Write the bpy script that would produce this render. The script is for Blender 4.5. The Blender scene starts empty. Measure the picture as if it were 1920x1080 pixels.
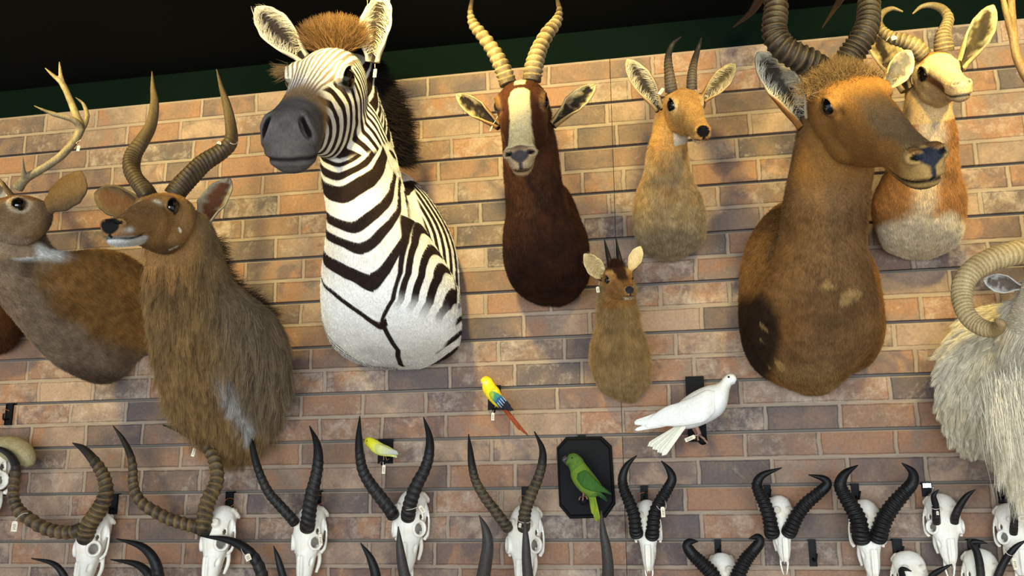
import bpy, math, random
import numpy as np
from mathutils import Vector, Matrix
from mathutils.kdtree import KDTree

random.seed(7)
RNG = np.random.default_rng(11)
COL = bpy.context.scene.collection
SC = bpy.context.scene

# ------------------------------------------------------------------ camera model (1920 x 1080 frame)
F_PX, YAW, PIT, ROL, DIST, CAMH = 1817.9, -.1979, .2260, -.0083, 2.9298, 1.6012

def cam_axes():
    cy, sy, cp, sp = math.cos(YAW), math.sin(YAW), math.cos(PIT), math.sin(PIT)
    fwd = np.array([sy*cp, cy*cp, sp]); right = np.array([cy, -sy, 0.]); up = np.cross(right, fwd)
    cr, sr = math.cos(ROL), math.sin(ROL)
    return right*cr+up*sr, -right*sr+up*cr, fwd
CA, CB, CC = cam_axes()
CPOS = np.array([0., -DIST, CAMH])

def P(x, y, Y=0.):
    """the point of the room at distance -Y in front of the brick wall, on the sight line of a measured spot"""
    d = CC*F_PX+CA*(x-960)+CB*(540-y)
    return CPOS+d*((Y+DIST)/d[1])

def pxm(p):
    """metres per pixel at a point"""
    return float((np.asarray(p)-CPOS)@CC)/F_PX

# ------------------------------------------------------------------ colour and noise
def lin(c):
    c = np.asarray(c, float)
    return np.where(c <= .04045, c/12.92, ((c+.055)/1.055)**2.4)

def C8(r, g, b):
    return lin(np.array([r, g, b])/255.)

def vnoise(p, s=0):
    p = np.asarray(p, float)
    i = np.floor(p).astype(np.int64); f = p-i; f = f*f*(3-2*f)
    def h(a, b, c):
        n = (a*374761393+b*668265263+c*2147483647+s*974634777) & 0xffffffff
        n = ((n ^ (n >> 13))*1274126177) & 0xffffffff
        n = (n ^ (n >> 16)) & 0xffffffff
        return n/4294967295.
    r = 0
    for dx in (0, 1):
        for dy in (0, 1):
            for dz in (0, 1):
                w = (f[:, 0] if dx else 1-f[:, 0])*(f[:, 1] if dy else 1-f[:, 1])*(f[:, 2] if dz else 1-f[:, 2])
                r = r+w*h(i[:, 0]+dx, i[:, 1]+dy, i[:, 2]+dz)
    return r

def fbm(p, s=0, o=3):
    r = 0; a = .5; t = 0; p = np.asarray(p, float)
    for k in range(o):
        r = r+a*vnoise(p*(2**k), s+k*17); t += a; a *= .5
    return r/t

def sst(a, b, x):
    t = np.clip((x-a)/(b-a), 0, 1)
    return t*t*(3-2*t)

def mix(c1, c2, t):
    t = np.asarray(t)[:, None]
    return np.asarray(c1)*(1-t)+np.asarray(c2)*t

# ------------------------------------------------------------------ mesh helpers
def mesh_from(name, V, Fq, mats=(), smooth=True, col=None, uvidx=None):
    me = bpy.data.meshes.new(name)
    V = np.asarray(V, np.float32)
    if isinstance(Fq, np.ndarray):
        n, k = Fq.shape
        me.vertices.add(len(V)); me.vertices.foreach_set('co', V.ravel())
        me.loops.add(n*k); me.loops.foreach_set('vertex_index', Fq.astype(np.int32).ravel())
        me.polygons.add(n); me.polygons.foreach_set('loop_start', np.arange(0, n*k, k, dtype=np.int32))
        me.update(calc_edges=True)
    else:
        me.from_pydata(V.tolist(), [], [tuple(int(i) for i in f) for f in Fq])
        me.update()
    me.polygons.foreach_set('use_smooth', np.full(len(me.polygons), bool(smooth)))
    for m in mats: me.materials.append(m)
    if col is not None: set_col(me, col)
    return me

def set_col(me, col):
    a = me.color_attributes.new('Col', 'FLOAT_COLOR', 'POINT')
    c = np.ones((len(me.vertices), 4), np.float32); c[:, :3] = col
    a.data.foreach_set('color', c.ravel())

def link(name, me, parent=None):
    o = bpy.data.objects.new(name, me); COL.objects.link(o)
    if parent is not None:
        o.parent = parent; o.matrix_parent_inverse = parent.matrix_world.inverted()
    return o

def tag(o, label, cat, group=None):
    o['label'] = label; o['category'] = cat
    if group: o['group'] = group
    return o

def thing(name, loc, label, cat, group=None):
    o = bpy.data.objects.new(name, None); COL.objects.link(o)
    o.empty_display_size = .05
    o.matrix_world = Matrix.Translation(Vector([float(v) for v in loc])); o.location = [float(v) for v in loc]
    return tag(o, label, cat, group)

def crom(pts, n):
    """Catmull-Rom through rows of pts, n samples"""
    pts = np.asarray(pts, float); m = len(pts)
    q = np.vstack([2*pts[0]-pts[1], pts, 2*pts[-1]-pts[-2]])
    t = np.linspace(0, m-1, n); i = np.minimum(t.astype(int), m-2); u = (t-i)[:, None]
    a, b, c, d = q[i], q[i+1], q[i+2], q[i+3]
    return .5*((2*b)+(c-a)*u+(2*a-5*b+4*c-d)*u*u+(3*b-a-3*c+d)*u**3)

def ringmesh(R, cap=True):
    """R: (n, k, 3) rings -> verts, faces"""
    n, k, _ = R.shape
    V = R.reshape(-1, 3); f = []
    i = np.arange(n-1)[:, None]*k; j = np.arange(k)[None, :]; j2 = (j+1) % k
    Fq = np.stack([i+j, i+j2, i+k+j2, i+k+j], -1).reshape(-1, 4)
    f = [tuple(x) for x in Fq.tolist()]
    if cap:
        V = np.vstack([V, R[0].mean(0), R[-1].mean(0)])
        a, b = n*k, n*k+1
        for q in range(k):
            f.append(((q+1) % k, q, a)); f.append(((n-1)*k+q, (n-1)*k+(q+1) % k, b))
    return V, f

def supr(k, e=2.2):
    th = np.linspace(0, 2*math.pi, k, endpoint=False)
    c, s = np.cos(th), np.sin(th)
    return np.sign(c)*np.abs(c)**(2/e), np.sign(s)*np.abs(s)**(2/e), th

def sec_loft(secs, n=50, k=40, e=2.15):
    """secs: (ax,ay,bx,by,Ymid,d): measured edge pairs, distance from the wall, half thickness"""
    S = crom([list(P(s[0], s[1], s[4]))+list(P(s[2], s[3], s[4]))+[s[5]] for s in secs], n)
    A, B, d = S[:, :3], S[:, 3:6], np.maximum(S[:, 6], .003)
    M = (A+B)/2; h = (B-A)/2
    c, s, _ = supr(k, e)
    R = M[:, None]+h[:, None]*c[None, :, None]+np.array([0, 1., 0])[None, None]*(d[:, None, None]*s[None, :, None])
    return ringmesh(R)

def ellipsoid(c, r, rot=None, nu=16, nv=24):
    u = np.linspace(0, math.pi, nu); v = np.linspace(0, 2*math.pi, nv, endpoint=False)
    X = np.stack([np.sin(u)[1:-1, None]*np.cos(v), np.sin(u)[1:-1, None]*np.sin(v), np.cos(u)[1:-1, None]+0*v], -1)
    V, f = ringmesh(X, True)
    V = V*1.; V[-2] = (0, 0, 1); V[-1] = (0, 0, -1)
    V = V*np.asarray(r)
    if rot is not None: V = V@np.asarray(rot).T
    return V+np.asarray(c), f

def frames(C):
    n = len(C); T = np.gradient(C, axis=0); T /= np.linalg.norm(T, axis=1)[:, None]+1e-12
    N = np.zeros_like(C); a = np.array([0., -1, 0])
    if abs(a@T[0]) > .9: a = np.array([1., 0, 0])
    v = a-T[0]*(a@T[0]); v /= np.linalg.norm(v)
    for i in range(n):
        v = v-T[i]*(v@T[i]); v /= np.linalg.norm(v); N[i] = v
    return T, N, np.cross(T, N)

def tube(C, r, k=12, cap=True, fx=1., fy=1.):
    C = np.asarray(C, float); T, N, B = frames(C); r = np.broadcast_to(r, (len(C),))
    th = np.linspace(0, 2*math.pi, k, endpoint=False)
    R = C[:, None]+(N[:, None]*np.cos(th)[None, :, None]*fx+B[:, None]*np.sin(th)[None, :, None]*fy)*r[:, None, None]
    return ringmesh(R, cap)

def join(parts):
    V = []; Fc = []; o = 0
    for v, f in parts:
        V.append(np.asarray(v)); Fc += [tuple(i+o for i in q) for q in f]; o += len(v)
    return np.vstack(V), Fc

def boxm(c, s, rot=None):
    V = np.array([[x, y, z] for x in (-1, 1) for y in (-1, 1) for z in (-1, 1)], float)*np.asarray(s)/2
    if rot is not None: V = V@np.asarray(rot).T
    return V+np.asarray(c), [(0, 1, 3, 2), (4, 6, 7, 5), (0, 4, 5, 1), (2, 3, 7, 6), (0, 2, 6, 4), (1, 5, 7, 3)]

def rmesh(parts, voxel, smooth=8, lam=.5):
    """melt overlapping closed shapes into one continuous surface"""
    V, Fc = join(parts)
    me = mesh_from('tmp', V, Fc)
    o = bpy.data.objects.new('tmp', me); COL.objects.link(o)
    m = o.modifiers.new('r', 'REMESH'); m.mode = 'VOXEL'; m.voxel_size = voxel; m.adaptivity = 0
    dg = bpy.context.evaluated_depsgraph_get(); dg.update()
    ev = o.evaluated_get(dg); em = ev.to_mesh()
    nv = len(em.vertices); A = np.empty(nv*3, np.float32); em.vertices.foreach_get('co', A); A = A.reshape(-1, 3).astype(float)
    nl = len(em.loops); L = np.empty(nl, np.int32); em.loops.foreach_get('vertex_index', L)
    npz = len(em.polygons); ls = np.empty(npz, np.int32); em.polygons.foreach_get('loop_start', ls)
    lt = np.empty(npz, np.int32); em.polygons.foreach_get('loop_total', lt)
    ne = len(em.edges); E = np.empty(ne*2, np.int32); em.edges.foreach_get('vertices', E); E = E.reshape(-1, 2)
    ev.to_mesh_clear(); bpy.data.objects.remove(o); bpy.data.meshes.remove(me)
    if (lt == 4).all(): Q = L.reshape(-1, 4)
    else:
        Q = L.reshape(-1, 4) if nl == npz*4 else None
        if Q is None:
            Q = np.array([[L[s], L[s+1], L[s+2], L[s+(3 if t > 3 else 2)]] for s, t in zip(ls, lt)])
    A = smooth_v(A, E, smooth, lam)
    return A, Q, E

def smooth_v(A, E, it, lam=.5, w=None):
    n = len(A); deg = np.bincount(E.ravel(), minlength=n).astype(float)[:, None]; deg[deg == 0] = 1
    for k in range(it):
        S = np.zeros_like(A)
        for ax in range(3):
            S[:, ax] = np.bincount(E[:, 0], A[E[:, 1], ax], n)+np.bincount(E[:, 1], A[E[:, 0], ax], n)
        d = (S/deg-A)*lam
        if w is not None: d = d*w[:, None]
        A = A+d
    return A

def normals(A, Q):
    d1 = A[Q[:, 2]]-A[Q[:, 0]]; d2 = A[Q[:, 3]]-A[Q[:, 1]]; n = np.cross(d1, d2)
    N = np.zeros_like(A)
    for j in range(4):
        for ax in range(3): N[:, ax] += np.bincount(Q[:, j], n[:, ax], len(A))
    return N/(np.linalg.norm(N, axis=1)[:, None]+1e-12)

def subdiv(A, Q, it=1):
    """split every quad in four"""
    for _ in range(it):
        n = len(A); m = len(Q)
        e = np.sort(np.stack([Q, np.roll(Q, -1, 1)], -1).reshape(-1, 2), 1)
        key = e[:, 0].astype(np.int64)*n+e[:, 1]
        u, inv = np.unique(key, return_inverse=True)
        mid = (A[u//n]+A[u % n])/2; cen = A[Q].mean(1)
        ei = (inv+n).reshape(m, 4); ci = np.arange(m)+n+len(u)
        A = np.vstack([A, mid, cen])
        Q = np.concatenate([np.stack([Q[:, j], ei[:, j], ci, ei[:, (j+3) % 4]], 1) for j in range(4)])
    return A, Q

# ------------------------------------------------------------------ materials
def new_mat(name):
    m = bpy.data.materials.new(name); m.use_nodes = True
    nt = m.node_tree; b = nt.nodes['Principled BSDF']
    return m, nt, b

def simple(name, c, rough=.6, spec=.4, metal=0., bump=0., bscale=200., var=0.):
    m, nt, b = new_mat(name)
    c = lin(np.array(c)/255.)
    b.inputs['Base Color'].default_value = (*c, 1); b.inputs['Roughness'].default_value = rough
    b.inputs['Specular IOR Level'].default_value = spec; b.inputs['Metallic'].default_value = metal
    if bump or var:
        tc = nt.nodes.new('ShaderNodeNewGeometry'); nz = nt.nodes.new('ShaderNodeTexNoise')
        nz.inputs['Scale'].default_value = bscale; nz.inputs['Detail'].default_value = 4
        nt.links.new(tc.outputs['Position'], nz.inputs['Vector'])
        if bump:
            bp = nt.nodes.new('ShaderNodeBump'); bp.inputs['Strength'].default_value = bump; bp.inputs['Distance'].default_value = .002
            nt.links.new(nz.outputs['Fac'], bp.inputs['Height']); nt.links.new(bp.outputs['Normal'], b.inputs['Normal'])
        if var:
            mx = nt.nodes.new('ShaderNodeMix'); mx.data_type = 'RGBA'
            mx.inputs[6].default_value = (*(c*(1-var)), 1); mx.inputs[7].default_value = (*np.minimum(c*(1+var), 1), 1)
            nt.links.new(nz.outputs['Fac'], mx.inputs[0]); nt.links.new(mx.outputs[2], b.inputs['Base Color'])
    return m

def attr_mat(name, rough=.8, spec=.2, bump=.3, bscale=300., stretch=None, var=.25, sheen=0.):
    m, nt, b = new_mat(name)
    at = nt.nodes.new('ShaderNodeAttribute'); at.attribute_name = 'Col'
    b.inputs['Roughness'].default_value = rough; b.inputs['Specular IOR Level'].default_value = spec
    if sheen:
        b.inputs['Sheen Weight'].default_value = sheen; b.inputs['Sheen Roughness'].default_value = .4
    tc = nt.nodes.new('ShaderNodeNewGeometry'); nz = nt.nodes.new('ShaderNodeTexNoise')
    mp = nt.nodes.new('ShaderNodeMapping'); mp.inputs['Scale'].default_value = stretch or (1, 1, 1)
    nz.inputs['Scale'].default_value = bscale; nz.inputs['Detail'].default_value = 3
    nt.links.new(tc.outputs['Position'], mp.inputs['Vector']); nt.links.new(mp.outputs['Vector'], nz.inputs['Vector'])
    mr = nt.nodes.new('ShaderNodeMapRange'); mr.inputs[1].default_value = .25; mr.inputs[2].default_value = .75
    mr.inputs[3].default_value = 1-var; mr.inputs[4].default_value = 1+var
    nt.links.new(nz.outputs['Fac'], mr.inputs[0])
    vm = nt.nodes.new('ShaderNodeVectorMath'); vm.operation = 'SCALE'
    nt.links.new(at.outputs['Color'], vm.inputs[0]); nt.links.new(mr.outputs[0], vm.inputs['Scale'])
    nt.links.new(vm.outputs[0], b.inputs['Base Color'])
    if bump:
        bp = nt.nodes.new('ShaderNodeBump'); bp.inputs['Strength'].default_value = bump; bp.inputs['Distance'].default_value = .002
        nt.links.new(nz.outputs['Fac'], bp.inputs['Height']); nt.links.new(bp.outputs['Normal'], b.inputs['Normal'])
    return m

M = {}
M['hide'] = attr_mat('short_hide', .85, .15, .35, 260., (1, 1, .25), .22)
M['hair'] = attr_mat('hair_strands', .7, .12, 0, 60., None, .2)
M['horn'] = attr_mat('ringed_horn', .5, .28, .35, 300., (1, 1, .5), .3)
M['bone'] = attr_mat('bleached_bone', .55, .35, .3, 120., None, .05)
M['feather'] = attr_mat('feathers', .75, .2, .35, 260., (1.5, 1, .5), .12)
M['eye'] = simple('glass_eye', (10, 7, 5), .05, .8)
M['black_metal'] = simple('black_powder_coat', (12, 12, 13), .55, .15)
M['chrome'] = simple('bright_steel', (190, 195, 205), .2, .5, 1.)
M['tagcard'] = simple('tag_card', (235, 222, 195), .7, .3)
M['print'] = simple('tag_print', (70, 60, 60), .8, .1)
M['string'] = simple('tag_string', (225, 215, 200), .8, .2)
M['black_board'] = simple('black_painted_board', (13, 14, 15), .6, .12, 0, .1, 90)
M['beak'] = simple('horn_coloured_beak', (180, 165, 150), .4, .4)
M['beak_dark'] = simple('dark_beak', (70, 62, 60), .4, .4)
M['foot'] = simple('scaly_foot', (150, 115, 100), .7, .3, 0, .5, 900)
M['wire'] = simple('copper_wire', (190, 110, 70), .35, .5, .8)

# ------------------------------------------------------------------ the room
ZTOP = 3.0400; PITCH = .1524; XSEAM = -.255

def wall_material():
    m, nt, b = new_mat('printed_brick_slats'); N = nt.nodes; L = nt.links
    def n(t, **k):
        x = N.new(t)
        for a, v in k.items(): setattr(x, a, v)
        return x
    def math_(op, a, bb=None, c=None):
        x = n('ShaderNodeMath', operation=op)
        for i, v in enumerate((a, bb, c)):
            if v is None: continue
            if isinstance(v, (int, float)): x.inputs[i].default_value = v
            else: L.new(v, x.inputs[i])
        return x.outputs[0]
    geo = n('ShaderNodeNewGeometry'); sep = n('ShaderNodeSeparateXYZ'); L.new(geo.outputs['Position'], sep.inputs[0])
    X, Z = sep.outputs['X'], sep.outputs['Z']
    wob = n('ShaderNodeTexNoise'); wob.inputs['Scale'].default_value = 22; wob.inputs['Detail'].default_value = 5; L.new(geo.outputs['Position'], wob.inputs['Vector'])
    wv = math_('MULTIPLY', math_('SUBTRACT', wob.outputs['Fac'], .5), .012)
    wob2 = n('ShaderNodeTexNoise'); wob2.inputs['Scale'].default_value = 6; L.new(geo.outputs['Position'], wob2.inputs['Vector'])
    h = PITCH/2
    zr = math_('DIVIDE', math_('SUBTRACT', ZTOP, Z), h)
    row = math_('FLOOR', zr); fz = math_('SUBTRACT', zr, row)
    wn = n('ShaderNodeTexWhiteNoise', noise_dimensions='1D'); L.new(row, wn.inputs['W'])
    odd = math_('MODULO', row, 2.)
    off = math_('ADD', math_('MULTIPLY', odd, .52), math_('MULTIPLY', wn.outputs['Value'], .34))
    panel = math_('GREATER_THAN', X, XSEAM)
    xb = math_('ADD', math_('ADD', math_('DIVIDE', math_('ADD', X, wv), .208), off), math_('MULTIPLY', panel, .37))
    cx = math_('FLOOR', xb)
    # every brick its own width: joint moved by a random amount
    fx0 = math_('SUBTRACT', xb, cx)
    idv = n('ShaderNodeCombineXYZ'); L.new(cx, idv.inputs[0]); L.new(row, idv.inputs[1])
    wn2 = n('ShaderNodeTexWhiteNoise', noise_dimensions='3D'); L.new(idv.outputs[0], wn2.inputs['Vector'])
    rc = n('ShaderNodeSeparateColor'); L.new(wn2.outputs['Color'], rc.inputs[0])
    # joints
    dx = math_('MULTIPLY', math_('MINIMUM', fx0, math_('SUBTRACT', 1., fx0)), .208)
    zw = math_('ADD', fz, math_('MULTIPLY', wv, 9.))
    mid = math_('SUBTRACT', 1., fz)   # to the lower edge of the row
    # even rows have the joint below them, odd rows above
    up = math_('MULTIPLY', fz, h); dn = math_('MULTIPLY', mid, h)
    isodd = odd
    dzj = math_('ADD', math_('MULTIPLY', isodd, up), math_('MULTIPLY', math_('SUBTRACT', 1., isodd), dn))
    dzg = math_('ADD', math_('MULTIPLY', isodd, dn), math_('MULTIPLY', math_('SUBTRACT', 1., isodd), up))
    dzj = math_('ADD', dzj, math_('MULTIPLY', wv, .45))
    def soft(d, a, bb):
        x = n('ShaderNodeMapRange', interpolation_type='SMOOTHSTEP'); L.new(d, x.inputs[0])
        x.inputs[1].default_value = a; x.inputs[2].default_value = bb; x.inputs[3].default_value = 1; x.inputs[4].default_value = 0
        return x.outputs[0]
    jx = soft(dx, .0026, .0056); jz = soft(dzj, .0028, .006)
    gband = soft(math_('ADD', dzg, math_('MULTIPLY', wv, .3)), .0065, .0095)
    gk = math_('MULTIPLY', gband, math_('MULTIPLY', math_('SUBTRACT', 1., isodd), .75))
    mort = math_('MAXIMUM', math_('MAXIMUM', jx, jz), gk)
    # a thin printed shadow line drawn by the brick edges themselves (the print)
    ex = soft(math_('ABSOLUTE', math_('SUBTRACT', dx, .0072)), .0006, .0018); ez = soft(math_('ABSOLUTE', math_('SUBTRACT', dzj, .0075)), .0006, .0018)
    edge = math_('MULTIPLY', math_('MAXIMUM', ex, ez), .45)
    # brick face colour
    rampc = n('ShaderNodeValToRGB'); cr = rampc.color_ramp
    stops = [(0, (97, 85, 80)), (.2, (120, 99, 85)), (.42, (140, 108, 86)), (.62, (152, 112, 84)), (.8, (136, 115, 99)), (1, (164, 137, 114))]
    cr.elements[0].position = 0; cr.elements[0].color = (*C8(*stops[0][1]), 1); cr.elements[1].position = 1; cr.elements[1].color = (*C8(*stops[-1][1]), 1)
    for p_, c_ in stops[1:-1]:
        e = cr.elements.new(p_); e.color = (*C8(*c_), 1)
    big = n('ShaderNodeTexNoise'); big.inputs['Scale'].default_value = 9; big.inputs['Detail'].default_value = 6; big.inputs['Roughness'].default_value = .6
    sh = n('ShaderNodeVectorMath', operation='ADD'); L.new(geo.outputs['Position'], sh.inputs[0]); L.new(wn2.outputs['Color'], sh.inputs[1]); L.new(sh.outputs[0], big.inputs['Vector'])
    rv = math_('ADD', rc.outputs[0], math_('MULTIPLY', math_('SUBTRACT', big.outputs['Fac'], .5), 1.1))
    L.new(rv, rampc.inputs[0])
    # dark burnt patches and pale lime bloom
    pat = n('ShaderNodeTexNoise'); pat.inputs['Scale'].default_value = 14; pat.inputs['Detail'].default_value = 7; pat.inputs['Distortion'].default_value = .6; L.new(sh.outputs[0], pat.inputs['Vector'])
    burn = n('ShaderNodeMapRange'); L.new(math_('ADD', pat.outputs['Fac'], math_('MULTIPLY', math_('SUBTRACT', rc.outputs[1], .5), .35)), burn.inputs[0])
    burn.inputs[1].default_value = .56; burn.inputs[2].default_value = .7; burn.inputs[4].default_value = .6
    mx1 = n('ShaderNodeMix', data_type='RGBA'); L.new(burn.outputs[0], mx1.inputs[0]); L.new(rampc.outputs[0], mx1.inputs[6]); mx1.inputs[7].default_value = (*C8(88, 76, 78), 1)
    li = n('ShaderNodeTexNoise'); li.inputs['Scale'].default_value = 19; li.inputs['Detail'].default_value = 10; li.inputs['Roughness'].default_value = .78; li.inputs['Distortion'].default_value = .25; L.new(sh.outputs[0], li.inputs['Vector'])
    lime = n('ShaderNodeMapRange'); L.new(math_('ADD', li.outputs['Fac'], math_('MULTIPLY', math_('SUBTRACT', rc.outputs[2], .6), .28)), lime.inputs[0])
    lime.inputs[1].default_value = .54; lime.inputs[2].default_value = .74; lime.inputs[4].default_value = .62
    mx2 = n('ShaderNodeMix', data_type='RGBA'); L.new(lime.outputs[0], mx2.inputs[0]); L.new(mx1.outputs[2], mx2.inputs[6]); mx2.inputs[7].default_value = (*C8(198, 180, 160), 1)
    # mottling
    mot = n('ShaderNodeTexNoise'); mot.inputs['Scale'].default_value = 120; mot.inputs['Detail'].default_value = 5; L.new(geo.outputs['Position'], mot.inputs['Vector'])
    mm = n('ShaderNodeMapRange'); L.new(mot.outputs['Fac'], mm.inputs[0]); mm.inputs[1].default_value = .3; mm.inputs[2].default_value = .7; mm.inputs[3].default_value = .84; mm.inputs[4].default_value = 1.12
    ed = math_('MULTIPLY', mm.outputs[0], math_('SUBTRACT', 1., edge))
    sc = n('ShaderNodeVectorMath', operation='SCALE'); L.new(mx2.outputs[2], sc.inputs[0]); L.new(ed, sc.inputs['Scale'])
    # mortar
    mc = n('ShaderNodeMix', data_type='RGBA'); L.new(pat.outputs['Fac'], mc.inputs[0]); mc.inputs[6].default_value = (*C8(128, 112, 98), 1); mc.inputs[7].default_value = (*C8(172, 154, 132), 1)
    mx3 = n('ShaderNodeMix', data_type='RGBA'); L.new(mort, mx3.inputs[0]); L.new(sc.outputs[0], mx3.inputs[6]); L.new(mc.outputs[2], mx3.inputs[7])
    L.new(mx3.outputs[2], b.inputs['Base Color'])
    b.inputs['Roughness'].default_value = .62; b.inputs['Specular IOR Level'].default_value = .25
    bp = n('ShaderNodeBump'); bp.inputs['Strength'].default_value = .25; bp.inputs['Distance'].default_value = .003
    hh = math_('ADD', math_('MULTIPLY', mort, -.6), math_('MULTIPLY', li.outputs['Fac'], .5)); L.new(hh, bp.inputs['Height']); L.new(bp.outputs['Normal'], b.inputs['Normal'])
    return m

def build_room():
    wm = wall_material(); back = simple('groove_backing', (112, 104, 96), .6, .3)
    parts = []; G = .0085
    x0, x1 = -4.6, 3.4
    z = ZTOP
    while z > .05:
        zb = max(z-PITCH, 0)
        for a, bb in ((x0, XSEAM-.0009), (XSEAM+.0009, x1)):
            t = z-(G/2 if z < ZTOP-.01 else 0); u = zb+(G/2 if zb > 0 else 0)
            pr = [(0.0, t-.0012), (.0012, t), (.014, t), (.014, u), (.0012, u), (0.0, u+.0012)]
            V = np.array([(xx, yy, zz) for xx in (a, bb) for yy, zz in pr]); k = len(pr)
            f = [(i, (i+1) % k, k+(i+1) % k, k+i) for i in range(k)]+[tuple(range(k))[::-1], tuple(range(k, 2*k))]
            parts.append((V, f))
        z -= PITCH
    V, f = join(parts); nf = len(f)
    Vb, fb = boxm(((x0+x1)/2, .022, ZTOP/2), (x1-x0, .012, ZTOP))
    V2, f2 = join([(V, f), (Vb, fb)])
    me = mesh_from('wall_back', V2, f2, [wm, back], smooth=False)
    me.polygons.foreach_set('material_index', np.array([0]*nf+[1]*len(fb), np.int32)); me.update()
    w = link('wall_back', me); w['kind'] = 'structure'
    g = link('trim_1', mesh_from('trim_1', *boxm(((x0+x1)/2, .014, ZTOP+.07), (x1-x0, .028, .14)), [simple('dark_green_paint', (10, 20, 16), .85, .0)], False)); g['kind'] = 'structure'
    c = link('ceiling', mesh_from('ceiling', *boxm(((x0+x1)/2, -2.55, ZTOP+.107+.05), (x1-x0, 5.2, .1)), [simple('black_ceiling_paint', (12, 14, 10), .9, .05)], False)); c['kind'] = 'structure'
    fl = link('floor', mesh_from('floor', *boxm(((x0+x1)/2, -2.5, -.05), (x1-x0, 5.1, .1)), [simple('grey_floor', (120, 112, 102), .6, .3, 0, 0, 8, .2)], False)); fl['kind'] = 'structure'
build_room()

# ------------------------------------------------------------------ hair
def hair(name, parent, roots, dirs, length, col, rad=.0004, seg=3, curl=.0, grav=0., spread=.25, clump=0, kind='stuff', mat=None, seed=0, taper=.15, sag=None):
    rng = np.random.default_rng(seed); n = len(roots)
    L = np.broadcast_to(length, (n,))*(0.75+.5*rng.random(n))
    d = dirs+rng.normal(0, spread, (n, 3)); d /= np.linalg.norm(d, axis=1)[:, None]
    Pn = np.zeros((n, seg+1, 3)); Pn[:, 0] = roots; cur = d.copy()
    for s in range(1, seg+1):
        cur = cur+np.array([0, 0, -grav])+rng.normal(0, curl, (n, 3)); cur /= np.linalg.norm(cur, axis=1)[:, None]
        Pn[:, s] = Pn[:, s-1]+cur*(L/seg)[:, None]
    if clump:
        ci = rng.integers(0, n, max(n//clump, 1)); kd = KDTree(len(ci))
        for i, q in enumerate(ci): kd.insert(roots[q], i)
        kd.balance()
        who = ci[np.array([kd.find(r)[1] for r in roots])]
        for s in range(1, seg+1):
            w = .75*(s/seg)
            tgt = Pn[who, s]-roots[who]*1+roots[who]*(1)
            Pn[:, s] = Pn[:, s]*(1-w)+tgt*w
    Pn[..., 1] = np.minimum(Pn[..., 1], -.002)
    hc = bpy.data.hair_curves.new(name); hc.add_curves([seg+1]*n)
    hc.attributes['position'].data.foreach_set('vector', Pn.astype(np.float32).ravel())
    ra = hc.attributes.get('radius') or hc.attributes.new('radius', 'FLOAT', 'POINT')
    prof = np.linspace(1, taper, seg+1); ra.data.foreach_set('value', (np.broadcast_to(prof*1., (n, seg+1))*rad).astype(np.float32).ravel())
    ca = hc.attributes.new('Col', 'FLOAT_COLOR', 'CURVE'); c4 = np.ones((n, 4), np.float32); c4[:, :3] = col*(0.58+.85*rng.random(n))[:, None]
    ca.data.foreach_set('color', c4.ravel())
    hc.materials.append(mat or M['hair'])
    o = bpy.data.objects.new(name, hc); COL.objects.link(o)
    if parent is not None:
        o.parent = parent; o.matrix_parent_inverse = parent.matrix_world.inverted()
    if kind: o['kind'] = kind
    return o

def scatter(A, Q, n, w=None, seed=0):
    rng = np.random.default_rng(seed)
    a, b, c, d = (A[Q[:, i]] for i in range(4))
    ar = np.linalg.norm(np.cross(c-a, d-b), axis=1)
    if w is not None: ar = ar*w
    cs = np.cumsum(ar); cs /= cs[-1]
    i = np.searchsorted(cs, rng.random(n)); i = np.minimum(i, len(Q)-1)
    u, v = rng.random(n)[:, None], rng.random(n)[:, None]
    return (a[i]*(1-u)+b[i]*u)*(1-v)+(d[i]*(1-u)+c[i]*u)*v, i
# ------------------------------------------------------------------ head anatomy
def head_rot(yw, pt, rl):
    cy, sy = math.cos(yw), math.sin(yw); cp, sp = math.cos(pt), math.sin(pt)
    fw = np.array([sy*cp, -cy*cp, sp]); x = np.array([-cy, -sy, 0.]); z = np.cross(x, fw)
    cr, sr = math.cos(rl), math.sin(rl)
    return np.stack([x*cr+z*sr, fw, -x*sr+z*cr], 1)

class Head:
    def __init__(s, pos, deg, L, **lm):
        s.R = head_rot(*[math.radians(a) for a in deg]); s.L = L; s.p = np.array(pos, float)
        s.eye = (.155, .36, .0); s.nos = (.048, .955, -.07); s.chin = (0, .9, -.22); s.mc = (.09, .76, -.165)
        s.horn = (.08, .2, .12); s.ear = (.2, .12, -.01); s.er = .04; s.zebra = False; s.wide = 1.; s.deep = 1.; s.mz = 1.
        s.__dict__.update(lm)
    def anchor(s, loc, px, Y):
        s.p = P(px[0], px[1], Y)-s.R@(np.array(loc)*s.L); return s
    def W(s, loc): return np.asarray(loc)*s.L@s.R.T+s.p
    def loc(s, W): return (np.asarray(W)-s.p)@s.R/s.L

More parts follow.
